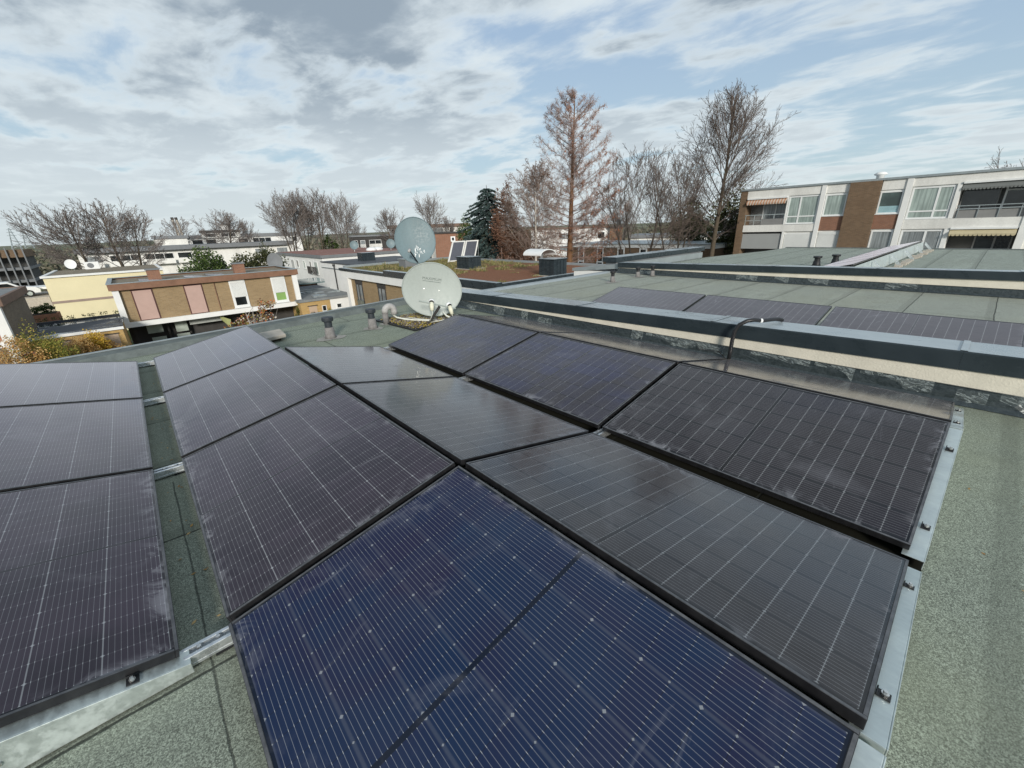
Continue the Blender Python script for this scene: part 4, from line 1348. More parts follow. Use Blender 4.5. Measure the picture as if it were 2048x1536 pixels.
# --- white houses in the middle
W1 = 12.8
t = thing('white_house', 'white rendered house with a thin black downpipe and a flat dark roof', 'house', (17, 40, ZG))
bx(W1, 20.5, 35.9, 43.2, ZG, -1.02).build('wall', M['white'], t)
bx(W1 - .08, 20.6, 35.8, 43.3, -1.018, -.94).build('flat_roof', M['roof_dark'], t)
bx(W1 - .05, W1 - .003, 35.85, 43.25, -1.52, -1.44).build('cornice_line', M['zinc'], t)
MB().tube([(W1 - .08, 39.75, -3.75), (W1 - .08, 39.75, -1.2)], .055, 8).tube([(W1 - .08, 39.75, -1.25), (W1 - .08, 39.75, -1.08)], .13, 8).build('downpipe', M['black'], t)
bx(15.2, 16.4, 39, 40.2, -.94, -.25).build('roof_hood', M['coping'], t)
t = thing('white_house', 'long white house with grey roof edge and a row of windows behind the garages', 'house', (21, 65, ZG))
bx(17, 30, 55.8, 76, ZG, -1.3).build('wall', M['white'], t)
bx(16.8, 30.2, 55.6, 76.2, -1.298, -.95).build('roof_fascia', M['grey_mid'], t)
bx(17, 30, 55.8, 76, -.949, -.92).build('flat_roof', M['roof_red'], t)
for a0, a1, z0, pn in ((67.9, 69.6, -3.2, 'curtain_grey'), (65.8, 66.9, -2.85, 'glass_dark'), (62.8, 63.8, -2.85, 'curtain'), (60.2, 61.1, -3.4, 'glass_dark'), (57.8, 59.3, -3.4, 'curtain')):
    window(t, 'x', 17, a0, a1, z0, -1.78, pn, fw=.1)
for a0, a1 in ((60.0, 61.3), (57.7, 59.4)):
    m = MB()
    for i in range(9): m.box(16.68, 16.72, a0 + (a1 - a0) * i / 8 - .02, a0 + (a1 - a0) * i / 8 + .02, -3.4, -2.5)
    m.box(16.66, 16.74, a0, a1, -2.5, -2.44); m.build('balcony_rail', M['grey_dark'], t)
for k, (x, y, s_, lab) in enumerate(((23.0, 60, .55, 'small blue grey dish on the reddish roof, left of the white skylights'), (27.6, 58.2, .6, 'small blue grey dish on the reddish roof, right of the white skylights'))):
    d = thing('satellite_dish', lab, 'satellite dish', (x, y, -.92), 'small dishes on the reddish roof')
    r_, u_, n_ = basis((-.4, -.9, .2)); dish(MB(), Vector((x, y, -.1)), r_, u_, n_, s_, s_ * 1.05, .1, 20, 5).build('reflector', M['dish_blue'], d, True)
    MB().tube([(x, y + .1, -.92), (x, y + .1, -.1)], .04, 6).build('mast', M['galv'], d)
for x, y, lab in ((25.0, 59, 'white domed skylight on the reddish roof, nearer the left dish'), (26.0, 59.2, 'white domed skylight on the reddish roof, nearer the right dish')):
    d = thing('skylight', lab, 'skylight', (x, y, -.92), 'white skylights on the reddish roof')
    MB().lathe((x, y, -.92), [(.75, 0), (.75, .2), (.6, .36), (.3, .45), (.02, .47)], 14).build('dome', M['white_frame'], d, True)
d = thing('satellite_dish', 'large grey oval dish at the right corner behind the brick house roof', 'satellite dish', (8.9, 43.6, -1))
r_, u_, n_ = basis((-.2, -.97, .1)); dish(MB(), Vector((9.0, 44.0, -.72)), r_, u_, n_, .62, .78, .1, 26, 6).build('reflector', M['grey_mid'], d, True)
MB().tube([(9.0, 44.2, -3), (9.0, 44.2, -.7)], .05, 6).build('mast', M['galv'], d)

# --- garages between
t = thing('garage_row', 'low garage row with dark grey roof, half yellow brick and half white front', 'garage', (10.5, 39, ZG))
bx(8.3, 10.62, 36.05, 41.8, ZG, -3.55).build('yellow_wall', M['brick_yellow'], t)
bx(10.622, 12.75, 36.05, 41.8, ZG, -3.55).build('white_wall', M['white'], t)
bx(8.2, 12.78, 35.95, 41.9, -3.548, -3.38).build('flat_roof', M['roof_grey'], t)
bx(8.88, 9.5, 36.02, 36.047, -5.9, -3.92).build('door', M['beige_slab'], t)
bx(8.8, 9.58, 35.98, 36.047, -3.918, -3.86).build('lintel', M['grey_dark'], t)
window(t, 'y', 36.05, 9.9, 10.25, -4.45, -3.98, 'glass_dark', fw=.04)
window(t, 'y', 36.05, 11.1, 11.5, -4.35, -3.98, 'glass_dark', fw=.04)
rr = random.Random(14)
m = MB()
for i in range(14):
    x, y, a = rr.uniform(8.6, 12.2), rr.uniform(36.6, 41), rr.uniform(0, 3)
    l = rr.uniform(.3, 1.1); m.box(x, x + l * abs(math.cos(a)) + .05, y, y + l * abs(math.sin(a)) + .05, -3.378, -3.37 + rr.uniform(.02, .18))
m.each('roof_clutter', M['zinc'], t)
t = thing('carport', 'low building with a grey green glass roof behind the garages', 'carport', (11, 48, ZG))
bx(8.0, 14.5, 46, 51, -3.2, -3.08).build('glass_roof', window_glass('grey_green_roof_glass', (.20, .28, .28), .6), t)
m = MB()
for x in (8.1, 11, 14.3):
    for y in (46.1, 50.8): m.box(x - .06, x + .06, y - .06, y + .06, ZG, -3.202)
m.each('post', M['grey_dark'], t)
bx(8.2, 14.3, 50.85, 51, ZG, -3.205).build('back_wall', M['brick_orange'], t)
t = thing('low_garage', 'pale grey low garage roofs with white edging between the houses', 'garage', (11, 44, ZG))
bx(8.0, 12.7, 42.2, 45.6, ZG, -3.42).build('wall', M['white'], t)
bx(7.9, 12.75, 42.1, 45.7, -3.418, -3.32).build('flat_roof', M['roof_dark'], t)
bx(7.85, 12.77, 42.0, 42.098, -3.45, -3.27).build('edge', M['zinc'], t)
t = thing('garden_wall', 'beige rendered garden wall beside the columnar cypress', 'wall', (8.5, 34, ZG))
MB().prism([(7.3, 31.6, ZG), (7.55, 31.6, ZG), (9.2, 35.9, ZG), (8.95, 35.9, ZG)], (0, 0, ZG * -1 - 4.35)).build('wall', plain('beige_wall', (.36, .30, .22), .9, 0, .2), t)

# --- low brick house among the trees (front faces -x at x = 45)
t = thing('low_brick_house', 'low brown brick house with tall white windows behind the third roof', 'house', (49, 30, ZG))
bx(45, 54, 20, 39.2, ZG, -1.3).build('wall', M['brick_brown'], t)
bx(44.9, 54.1, 19.9, 39.3, -1.298, -.9).build('white_fascia', M['white'], t)
bx(44.8, 54.2, 19.8, 39.4, -.899, -.82).build('roof_edge', M['zinc'], t)
bx(44.95, 45.8, 39.2, 39.9, ZG, -1.35).build('yellow_wall', M['brick_yellow'], t)
for c in (37.7, 34.55, 31.4, 28.3, 25.2, 22.2):
    window(t, 'x', 45, c - .52, c + .52, -3.6, -1.33, 'glass_dark', fw=.16, trans=(.22,))

# --- far blocks
def block(name, label, D, px0, px1, pyt, depth, zb, wall, roof, bands, cat='apartment block', fascia='grey_mid', seed=1, winmat='glass_dark', fh=.55):
    """slab facing the camera between two picture columns at distance D; windows and balcony bands as parts"""
    p0, p1 = atD(px0, pyt[0], D), atD(px1, pyt[1], D)
    zt = (p0.z + p1.z) / 2
    a = Vector((p0.x, p0.y, 0)); b = Vector((p1.x, p1.y, 0))
    e = (b - a).normalized(); n = Vector((-e.y, e.x, 0))
    if n.dot(a - Vector((CAM.x, CAM.y, 0))) < 0: n = -n
    Lg = (b - a).length
    t = thing(name, label, cat, (a.x, a.y, zb))
    def sl(mb, u0, u1, d0, d1, z0, z1):
        q = [a + e * u0 + n * d0, a + e * u1 + n * d0, a + e * u1 + n * d1, a + e * u0 + n * d1]
        return mb.add([(p.x, p.y, z0) for p in q] + [(p.x, p.y, z1) for p in q], [(0, 3, 2, 1), (4, 5, 6, 7), (0, 1, 5, 4), (1, 2, 6, 5), (2, 3, 7, 6), (3, 0, 4, 7)])
    sl(MB(), 0, Lg, 0, depth, zb, zt - fh).build('wall', M[wall], t)
    sl(MB(), -.3, Lg + .3, -.3, depth + .3, zt - fh + .002, zt).build('roof_fascia', M[fascia], t)
    r = random.Random(seed)
    for z0, z1, kind in bands:
        u = .8
        while u < Lg - 2:
            w = r.choice((1.2, 2.2, 3.0, 4.2)); w = min(w, Lg - 1 - u)
            if r.random() < .8:
                f = sl(MB(), u, u + w, -.06, -.003, zt + z0, zt + z1).build('window', M['white_frame'], t)
                k = max(1, int(w / 1.2))
                m = MB()
                for i in range(k):
                    sl(m, u + .08 + (w - .08) * i / k, u + (w - .08) * (i + 1) / k, -.07, -.062, zt + z0 + .08, zt + z1 - .08)
                o = m.build('pane', M[r.choice((winmat, winmat, 'curtain_grey'))], t); o.parent = f
                if kind == 'b':
                    sl(MB(), u - .1, u + w + .1, -1.1, -1.02, zt + z0 - .45, zt + z0 + .45).build('balcony_front', M['white_dirty'], t)
                    sl(MB(), u - .1, u + w + .1, -1.018, -.004, zt + z0 - .5, zt + z0 - .42).build('balcony_floor', M['white_dirty'], t)
            u += w + r.choice((.6, 1.0, 1.8))
    return t, a, e, n, Lg, zt, sl


t, a, e, n, Lg, zt, sl = block('apartment_block', 'long white apartment block behind bare trees, left of the twin masts', 105, 150, 582, (499, 482), 12, ZG, 'white_dirty', 'roof_grey', [(-2.6, -1.2, 'b'), (-5.1, -3.7, 'b')], seed=4, fh=.7)
sl(MB(), 1, Lg - 1, -.9, -.004, zt - .73, zt - .705).build('eaves', M['grey_dark'], t)
block('apartment_block', 'second white apartment block with a small roof tower, behind the long one', 132, 372, 600, (470, 465), 12, ZG, 'white', 'roof_grey', [(-2.3, -1.0, ''), (-4.8, -3.5, '')], seed=8, fh=.8)
block('roof_tower', 'white stair tower rising above the far apartment blocks', 134, 438, 458, (447, 447), 5, 1.5, 'white', 'roof_grey', [], 'tower', seed=2, fh=.3)
block('penthouse', 'white roof storey with dark eaves, in front of the stair tower', 131, 400, 478, (461, 459), 8, 1.5, 'white_dirty', 'roof_grey', [(-1.6, -.7, '')], 'roof storey', 'grey_dark', seed=3, fh=.6)
block('penthouse', 'grey and white roof storey at the left, beside the twin masts', 118, 305, 372, (473, 470), 8, -.5, 'white_dirty', 'roof_grey', [], 'roof storey', 'grey_mid', seed=5, fh=.6)
block('dark_block', 'dark grey clad block with white balconies behind the white houses', 120, 697, 790, (470, 470), 10, ZG, 'grey_dark', 'roof_grey', [(-2.6, -1.2, 'b'), (-5.2, -3.8, 'b')], fascia='grey_mid', seed=6, fh=.35)
block('brick_block', 'plain red brick block with one small white window behind the blue grey dish', 100, 868, 952, (465, 462), 10, ZG, 'brick_red', 'roof_grey', [], fascia='grey_dark', seed=7, fh=.3)
block('apartment_block', 'dark eaved flat block just above the red brick block', 128, 776, 935, (450, 447), 9, ZG, 'white_dirty', 'roof_grey', [(-2.4, -1.0, '')], fascia='fascia_dark_brown', seed=9, fh=.9)
p = atD(906, 478, 99.8)
t = thing('small_window', 'small square white window in the plain red brick block', 'window', (p.x, p.y, p.z))
d = Vector((p.x - CAM.x, p.y - CAM.y, 0)).normalized(); e = Vector((d.y, -d.x, 0))
m = MB()
def flat(mb, c, w, h, dd, th):
    q = [c - e * w - d * dd, c + e * w - d * dd]
    return mb.add([(k.x, k.y, c.z + s_) for s_ in (-h, h) for k in (q[0], q[1], q[1] + d * th, q[0] + d * th)], [(0, 3, 2, 1), (4, 5, 6, 7), (0, 1, 5, 4), (1, 2, 6, 5), (2, 3, 7, 6), (3, 0, 4, 7)])
flat(m, p, .5, .55, .2, .3).build('frame', M['white_frame'], t)
flat(MB(), p, .25, .3, .22, .015).build('pane', M['glass_dark'], t)
block('apartment_block', 'white block with brick patches behind the dawn redwood', 95, 1062, 1220, (457, 452), 10, ZG, 'white', 'roof_grey', [(-2.4, -1.1, ''), (-4.9, -3.6, '')], seed=11, fh=.3, fascia='fascia_dark_brown')
block('brick_block', 'brown brick gable end right of the white block, behind bare trees', 94, 1220, 1246, (452, 451), 10, ZG, 'brick_brown', 'roof_grey', [], seed=12, fh=.3, fascia='grey_dark')
block('terrace_row', 'pale low terrace roofs behind the bare trees, left of the white apartments', 80, 1262, 1475, (466, 470), 12, ZG, 'white_dirty', 'roof_grey', [(-2.0, -.9, '')], 'house', seed=13, fh=.5)
block('terrace_row', 'ochre garden building behind the trunk of the tall bare tree', 56, 1425, 1478, (478, 478), 5, ZG, 'brick_yellow', 'roof_grey', [], 'house', seed=15, fh=.12, fascia='white_frame')

# parking structure at the far left
p0, p1 = atD(-60, 505, 120), atD(46, 500, 120)
t = thing('parking_deck', 'dark open concrete parking structure with slim posts at the far left', 'parking deck', (p0.x, p0.y, -9))
for k in range(4):
    bx(p0.x, p1.x, p0.y, p0.y + 14, -7.2 + k * 2.2, -6.75 + k * 2.2).build('deck', M['grey_mid'] if k < 3 else M['brick_brown'], t)
    bx(p0.x + .3, p1.x - .3, p0.y + 3, p0.y + 13.7, -6.74 + k * 2.2 - 2.2, -7.21 + k * 2.2).build('recess_wall', M['interior'], t)
m = MB()
for i in range(7):
    x = p0.x + (p1.x - p0.x) * i / 6
    m.box(x - .09, x + .09, p0.y - .3, p0.y - .02, -9, 1.1)
m.each('post', M['grey_mid'], t)
bx(p0.x, p1.x, p0.y + .1, p0.y + 12, -.148, .7).build('top_storey', M['brick_brown'], t)


def car(x, y, rz, z, label, mat):
    t = thing('parked_car', label, 'car', (x, y, z), 'parked cars at the far left')
    t.rotation_euler = (0, 0, rz)
    ORG[t.name] = Vector((0, 0, 0))
    side = [(-2.1, .35), (-2.15, .75), (-1.95, .95), (-1.5, 1.38), (-.9, 1.5), (.3, 1.48), (.95, 1.02), (1.9, .88), (2.15, .65), (2.12, .32)]
    MB().prism([(a, -.85, b) for a, b in side], (0, 1.7, 0)).build('body', M[mat], t, bevel=.05)
    for s_ in (-1, 1):
        MB().prism([(-1.4, s_ * .855, 1.0), (-1.05, s_ * .855, 1.36), (.2, s_ * .855, 1.36), (.7, s_ * .855, 1.02)], (0, s_ * .012, 0)).build('side_window', M['glass_dark'], t)
        for wx in (-1.35, 1.35):
            w = MB().tube([(wx, s_ * .70, .32), (wx, s_ * .88, .32)], .32, 16).build('wheel', M['tyre'], t)
            r = MB().tube([(wx, s_ * .882, .32), (wx, s_ * .89, .32)], .19, 12).build('rim', M['galv'], t); r.parent = w
    MB().prism([(.36, -.7, 1.475), (.36, .7, 1.475), (.93, .72, 1.055), (.93, -.72, 1.055)], (.02, 0, .02)).build('windscreen', M['glass_dark'], t)
    return t


q = atD(8, 573, 62); car(q.x, q.y, .2, q.z - 1.1, 'white car on the upper deck at the far left', 'car_white')
bx(q.x - 9, q.x + 5.5, q.y - 3, q.y + 6, q.z - 1.7, q.z - 1.11)
t = thing('car_deck', 'grey concrete deck carrying the white car', 'parking deck', (q.x, q.y, -7))
bx(q.x - 9, q.x + 2.8, q.y - 2, q.y + 5, -8, q.z - 1.105).build('slab', M['concrete'], t)
q = atD(62, 592, 66); car(q.x, q.y, .4, ZG - .6, 'yellow car parked behind the corner house', 'awning_yellow')
q = atD(78, 600, 62)
t = thing('car_shelter', 'white framed shelter beside the yellow house corner', 'shelter', (q.x, q.y, ZG))
m = MB()
for dx in (-1.1, .9):
    for dy in (0, 2.2): m.box(q.x + dx, q.x + dx + .15, q.y + dy, q.y + dy + .15, ZG - 1, q.z + 1)
m.each('post', M['white_frame'], t)
bx(q.x - 1.3, q.x + 1.2, q.y - .2, q.y + 2.6, q.z + 1.002, q.z + 1.2).build('roof', M['white_frame'], t)

# lattice pylons and twin masts on the skyline
def pylon(px, pyt, pyb, D, label, wid):
    tp, b = atD(px, pyt, D), atD(px + 4, pyb, D)
    t = thing('pylon', label, 'pylon', (b.x, b.y, -8), 'lattice pylons on the horizon')
    m = MB(); h = tp.z + 8
    leg = [(-1, -1), (1, -1), (1, 1), (-1, 1)]
    P = lambda q, l: Vector((b.x + l[0] * wid * (1 - q * .93), b.y + l[1] * wid * (1 - q * .93), -8 + h * q))
    for l in leg: m.tube([P(0, l), P(1, l)], .28, 4)
    for i in range(9):
        for k in range(4):
            m.tube([P(i / 9, leg[k]), P((i + 1) / 9, leg[(k + 1) % 4])], .16, 3)
    for q in (.72, .84, .95):
        m.tube([(b.x - 6 * (1.3 - q), b.y, -8 + h * q), (b.x + 6 * (1.3 - q), b.y, -8 + h * q)], .25, 4)
    m.build('lattice', plain('pale_pylon_steel', (.42, .47, .49), .7), t)
pylon(34, 456, 505, 700, 'lattice pylon on the horizon, left of its twin', 4.2)
pylon(60, 458, 505, 720, 'lattice pylon on the horizon, nearer the bare trees', 4.2)
for k, px in enumerate((344, 352)):
    q = atD(px, 436, 190)
    t = thing('chimney_mast', ['slim pale chimney mast, left of the pair above the roof storey', 'slim pale chimney mast, right of the pair above the roof storey'][k], 'chimney', (q.x + .8, q.y, 0), 'twin masts above the white blocks')
    MB().tube([(q.x + .8, q.y, -2), (q.x, q.y, q.z - .6)], .38, 10).build('shaft', M['concrete'], t)
    MB().tube([(q.x, q.y, q.z - .6), (q.x - .1, q.y, q.z + .2)], .42, 10).build('dark_tip', M['grey_dark'], t)

# --- ground
o = MB().add([(-3000, -2000, ZG), (3000, -2000, ZG), (3000, 4000, ZG), (-3000, 4000, ZG)], [(0, 1, 2, 3)]).build('ground', M['ground'])
tag(o, kind='structure')
# low hills to the far left
m = MB(); rr = random.Random(1)
n1, n2 = 60, 8
vs, fs = [], []
for i in range(n1 + 1):
    az = -.75 + 2.9 * i / n1
    for k in range(n2 + 1):
        R_ = 420 + 900 * (k / n2)
        hgt = -6.4 + (7.0 * math.sin(min(1, k / (n2 - 2)) * PI / 2) + .8 * math.sin(az * 17) + .5 * math.sin(az * 41)) * (1 if k else 0)
        vs.append((CAM.x + R_ * math.sin(az), CAM.y + R_ * math.cos(az), hgt))
for i in range(n1):
    for k in range(n2):
        a = i * (n2 + 1) + k; fs.append((a, a + n2 + 1, a + n2 + 2, a + 1))
o = MB().add(vs, fs).build('hills', M['hill'], None, True); tag(o, kind='structure')
o = bx(-12, 16, 45.2, 45.8, ZG, ZG + .02).build('path', M['asphalt']); tag(o, kind='structure')

# ------------------------------------------------------------------ trees
def perp(d, rr):
    v = Vector((rr.gauss(0, 1), rr.gauss(0, 1), rr.gauss(0, 1)))
    v -= d * v.dot(d)
    return v.normalized()


def limb(mb, p, d, L, r0, r1, rr, seg=4, wob=.12, up=.0, n=3):
    """wandering tapered branch; returns sampled points with directions"""
    pts, rs, out = [p.copy()], [r0], []
    d = d.normalized()
    for i in range(seg):
        d = (d + perp(d, rr) * wob + Vector((0, 0, up))).normalized()
        p = p + d * (L / seg)
        pts.append(p.copy()); rs.append(r0 + (r1 - r0) * (i + 1) / seg)
        out.append((p.copy(), d.copy(), rs[-1]))
    mb.tube(pts, rs, n, False)
    return pts, out


def at_len(pts, q):
    f = q * (len(pts) - 1); i = min(int(f), len(pts) - 2)
    return pts[i].lerp(pts[i + 1], f - i), (pts[i + 1] - pts[i]).normalized()


def ramify(mb, pts, L, r, rr, level, cfg):
    """recursive side shoots along a branch"""
    if level >= len(cfg): return
    c = cfg[level]
    k = max(2, int(c['n'] * rr.uniform(.8, 1.2) * min(1.25, max(.2, L / c.get('ref', L)))))
    for i in range(k):
        q = c.get('q0', .15) + (1 - c.get('q0', .15)) * (i + rr.random()) / k
        p, d = at_len(pts, min(q, .99))
        ang = RD(rr.uniform(*c['ang']))
        s = perp(d, rr)
        if c.get('updir'): s = (s + Vector((0, 0, c['updir']))); s -= d * s.dot(d); s.normalize()
        nd = d * math.cos(ang) + s * math.sin(ang)
        l = L * rr.uniform(*c['len']) * (1 - .55 * q)
        rad = max(c['rmin'], r * (1 - .7 * q) * c.get('rf', .45))
        np_, _ = limb(mb, p, nd, l, rad, max(c['rmin'] * .8, rad * .35), rr, c.get('seg', 3), c.get('wob', .14), c.get('up', .05), 3)
        ramify(mb, np_, l, rad, rr, level + 1, cfg)


def env_dist(p, d, c, rx, rz):
    """distance along d from p to the ellipsoid that bounds the crown"""
    a = Vector(((p.x - c.x) / rx, (p.y - c.y) / rx, (p.z - c.z) / rz)); b = Vector((d.x / rx, d.y / rx, d.z / rz))
    A, B, Cc = b.dot(b), 2 * a.dot(b), a.dot(a) - 1
    D_ = B * B - 4 * A * Cc
    return (-B + math.sqrt(D_)) / (2 * A) if D_ > 0 else 0.0


def bare_tree(label, base, top, trunk_r, seed, n, cfg, crown, tilt=(60, 12), q0=.25, lead=.9, stems=1, fan=.0, bark='bark', twig='twig', group='bare trees', name='bare_tree', up=.05, wob=.07, lr=.24, twob=.03):
    """crown = (dx, dy, z_bottom, radius): limbs leave a leader and run out to a rounded crown"""
    rr = random.Random(seed)
    t = thing(name, label, 'tree', base, group)
    tm, cm = MB(), MB()
    b0 = Vector(base)
    c = Vector((base[0] + crown[0], base[1] + crown[1], (top + crown[2]) / 2)); rz = (top - crown[2]) / 2; rx = crown[3]
    for s_ in range(stems):
        az = s_ * 2 * PI / stems + rr.uniform(-.4, .4)
        d = Vector((crown[0] / (top - base[2]), crown[1] / (top - base[2]), 1))
        if stems > 1: d += Vector((math.cos(az), math.sin(az), 0)) * fan * rr.uniform(.6, 1.1)
        d.normalize()
        tl_ = max(2.0, env_dist(b0, d, c, rx, rz)) * lead
        r0 = trunk_r / stems ** .4
        pts, _ = limb(tm, b0, d, tl_, r0, r0 * .12, rr, 10, twob, .02 * (stems > 1), 8)
        nl = max(4, n // stems)
        for i in range(nl):
            q = q0 + (.97 - q0) * ((i + rr.random() * .8) / nl) ** .85
            p, dd_ = at_len(pts, q)
            az = i * 2.399 + rr.uniform(-.5, .5)
            tl = RD(tilt[0] + (tilt[1] - tilt[0]) * (q - q0) / (1 - q0) + rr.uniform(-9, 9))
            out = perp(dd_, rr) if stems > 1 else Vector((math.cos(az), math.sin(az), 0))
            nd = (dd_ * math.cos(tl) + out * math.sin(tl)).normalized()
            l = env_dist(p, nd, c, rx, rz) * rr.uniform(.80, 1.0)
            if l < .4: l = .4
            rad = max(.022, r0 * lr * (1 - .6 * q))
            np_, _ = limb(cm, p, nd, l, rad, .014, rr, 6, wob, up, 4)
            ramify(cm, np_, l, rad, rr, 0, cfg)
    tm.build('trunk', M[bark], t, True)
    cm.build('branches', M[twig], t)
    return t


def copy_thing(src, loc, rz, scale, label, group=None):
    c = src.copy(); COL.objects.link(c)
    c.location = loc; c.rotation_euler = (0, 0, rz); c.scale = (scale,) * 3 if not isinstance(scale, tuple) else scale
    c['label'] = label
    if group: c['group'] = group
    for ch in list(src.children):
        k = ch.copy(); COL.objects.link(k); k.parent = c
    return c


cfg_big = [dict(n=12, ref=4.2, ang=(20, 46), len=(.34, .60), rmin=.014, q0=.15, up=.05, wob=.06, seg=4), dict(n=9, ref=2.2, ang=(22, 50), len=(.36, .64), rmin=.010, up=.04, wob=.07), dict(n=4, ref=1.1, ang=(20, 48), len=(.40, .70), rmin=.008, seg=2, wob=.07)]
cfg_mid = [dict(n=10, ref=3.6, ang=(20, 46), len=(.34, .60), rmin=.013, q0=.15, up=.05, wob=.07, seg=4), dict(n=8, ref=1.8, ang=(22, 50), len=(.36, .64), rmin=.010, up=.04, wob=.07), dict(n=4, ref=.9, ang=(20, 50), len=(.40, .70), rmin=.008, seg=2, wob=.08)]
cfg_far = [dict(n=11, ref=4.0, ang=(20, 46), len=(.34, .58), rmin=.022, q0=.15, up=.05, wob=.06), dict(n=8, ref=2.0, ang=(22, 50), len=(.38, .64), rmin=.016, seg=2, up=.04, wob=.06), dict(n=4, ref=1.0, ang=(20, 50), len=(.4, .75), rmin=.012, seg=1)]


def gp(px, D, z=ZG):
    q = atD(px, 560, D); return (q.x, q.y, z)


GT = 'bare trees behind the roofs'
# tall bare tree left of the apartment block
bare_tree('tall bare tree leaning right, left of the white apartment block', gp(1414, 45), 11.7, .30, 11, 44, cfg_big, (.12, -.12, -.8, 4.9), (62, 12), .33, .93, bark='bark', twig='twig_dark', group=GT, up=.03)
bare_tree('multi stemmed bare tree left of the tall bare one, over the low brick house', gp(1274, 40), 7.3, .22, 5, 34, cfg_mid, (0, 0, -3.2, 4.4), (48, 14), .38, .85, 4, .36, twig='twig_dark', bark='bark_dark', group=GT)
bare_tree('slender bare tree between the multi stemmed and the tall bare tree', gp(1347, 43), 7.6, .20, 16, 30, cfg_mid, (0, 0, -3.0, 3.3), (50, 12), .3, .88, 3, .22, twig='twig_dark', bark='bark_dark', group=GT)
bare_tree('fine twigged birch with pale trunk left of the dawn redwood', gp(1072, 37), 6.4, .16, 7, 34, [dict(n=11, ang=(20, 50), len=(.35, .6), rmin=.012, up=-.01), dict(n=7, ang=(20, 55), len=(.4, .7), rmin=.008, up=-.06), dict(n=6, ang=(20, 55), len=(.4, .8), rmin=.007, seg=2, up=-.10)], (0, 0, -3.5, 3.3), (58, 14), .3, .92, bark='bark_birch', twig='twig_birch', group=GT, wob=.10)
# dawn redwood
def redwood():
    rr = random.Random(23)
    base = Vector(gp(1137, 42)); H = 11.75 - base.z
    t = thing('dawn_redwood', 'tall conical dawn redwood with orange brown trunk and rusty needle remains', 'tree', base)
    tm, cm, lm = MB(), MB(), MB()
    pts, _ = limb(tm, base, Vector((.0, 0, 1)), H, .36, .03, rr, 14, .012, .02, 10)
    n = 94
    for i in range(n):
        q = .22 + .765 * (i + rr.random() * .6) / n
        p, d = at_len(pts, q)
        az = i * 2.399 + rr.uniform(-1.1, 1.1)
        tt = (q - .22) / .78
        reach = (7.2 * (1 - tt) ** .58 + .15) * rr.uniform(.72, 1.05)
        if tt < .25: reach *= .72 + tt * 1.1
        tilt = RD(88 - 34 * tt + rr.uniform(-8, 8))
        nd = Vector((math.cos(az) * math.sin(tilt), math.sin(az) * math.sin(tilt), math.cos(tilt)))
        np_, _ = limb(cm, p, nd, reach, .032 * (1 - .7 * tt) + .010, .009, rr, 7, .06, .06, 4)
        k = int(8 + reach * 5.2)
        for j in range(k):
            w = .12 + .88 * (j + rr.random()) / k
            pp, dd_ = at_len(np_, min(.99, w))
            s = perp(dd_, rr); s.z *= .5; s.normalize()
            sd = dd_ * .75 + s * .65 + Vector((0, 0, .15))
            l = rr.uniform(.3, .9) * (1 - .5 * w) * (.5 + reach * .16)
            sp, _ = limb(cm, pp, sd, l, .010, .007, rr, 3, .2, .03, 3)
            for z in range(11):
                p3, d3 = at_len(sp, rr.uniform(.2, .98))
                limb(cm, p3, d3 * .6 + perp(d3, rr) * .8 + Vector((0, 0, rr.uniform(-.4, .35))), rr.uniform(.10, .36), .0065, .005, rr, 2, .3, 0, 3)
            # rusty needles, mostly on the low right side
            side = (pp - base).dot(Vector((.745, -.666, 0)))
            prob = .08 + .75 * max(0, min(1, (side - .8) / 2.5)) * (1 - .8 * tt) + .05 * (1 - tt)
            if rr.random() < prob:
                for z in range(rr.randint(6, 16)):
                    p3, d3 = at_len(sp, rr.uniform(.1, 1) * .99)
                    c = p3 + Vector((rr.gauss(0, .06), rr.gauss(0, .06), -rr.uniform(0, .22)))
                    a = Vector((rr.gauss(0, 1), rr.gauss(0, 1), -1.4)).normalized() * rr.uniform(.06, .15)
                    b = perp(a.normalized(), rr) * .028
                    lm.add([c - b, c + b, c + a + b * .3, c + a - b * .3], [(0, 1, 2, 3)])
    tm.build('trunk', M['bark_red'], t, True)
    cm.build('branches', M['twig_red'], t)
    lm.build('needles', M['rust_leaf'], t)
redwood()
q = atD(1145, 193, 42)
t = thing('bird', 'dark bird perched on the tip of the dawn redwood', 'bird', (q.x, q.y, q.z - .3))
MB().tube([(q.x - .16, q.y, q.z - .12), (q.x - .08, q.y, q.z - .04), (q.x + .03, q.y, q.z + .06), (q.x + .09, q.y, q.z + .17), (q.x + .13, q.y, q.z + .21), (q.x + .20, q.y, q.z + .20)], [.015, .05, .075, .05, .042, .006], 8).build('body', M['black'], t, True)


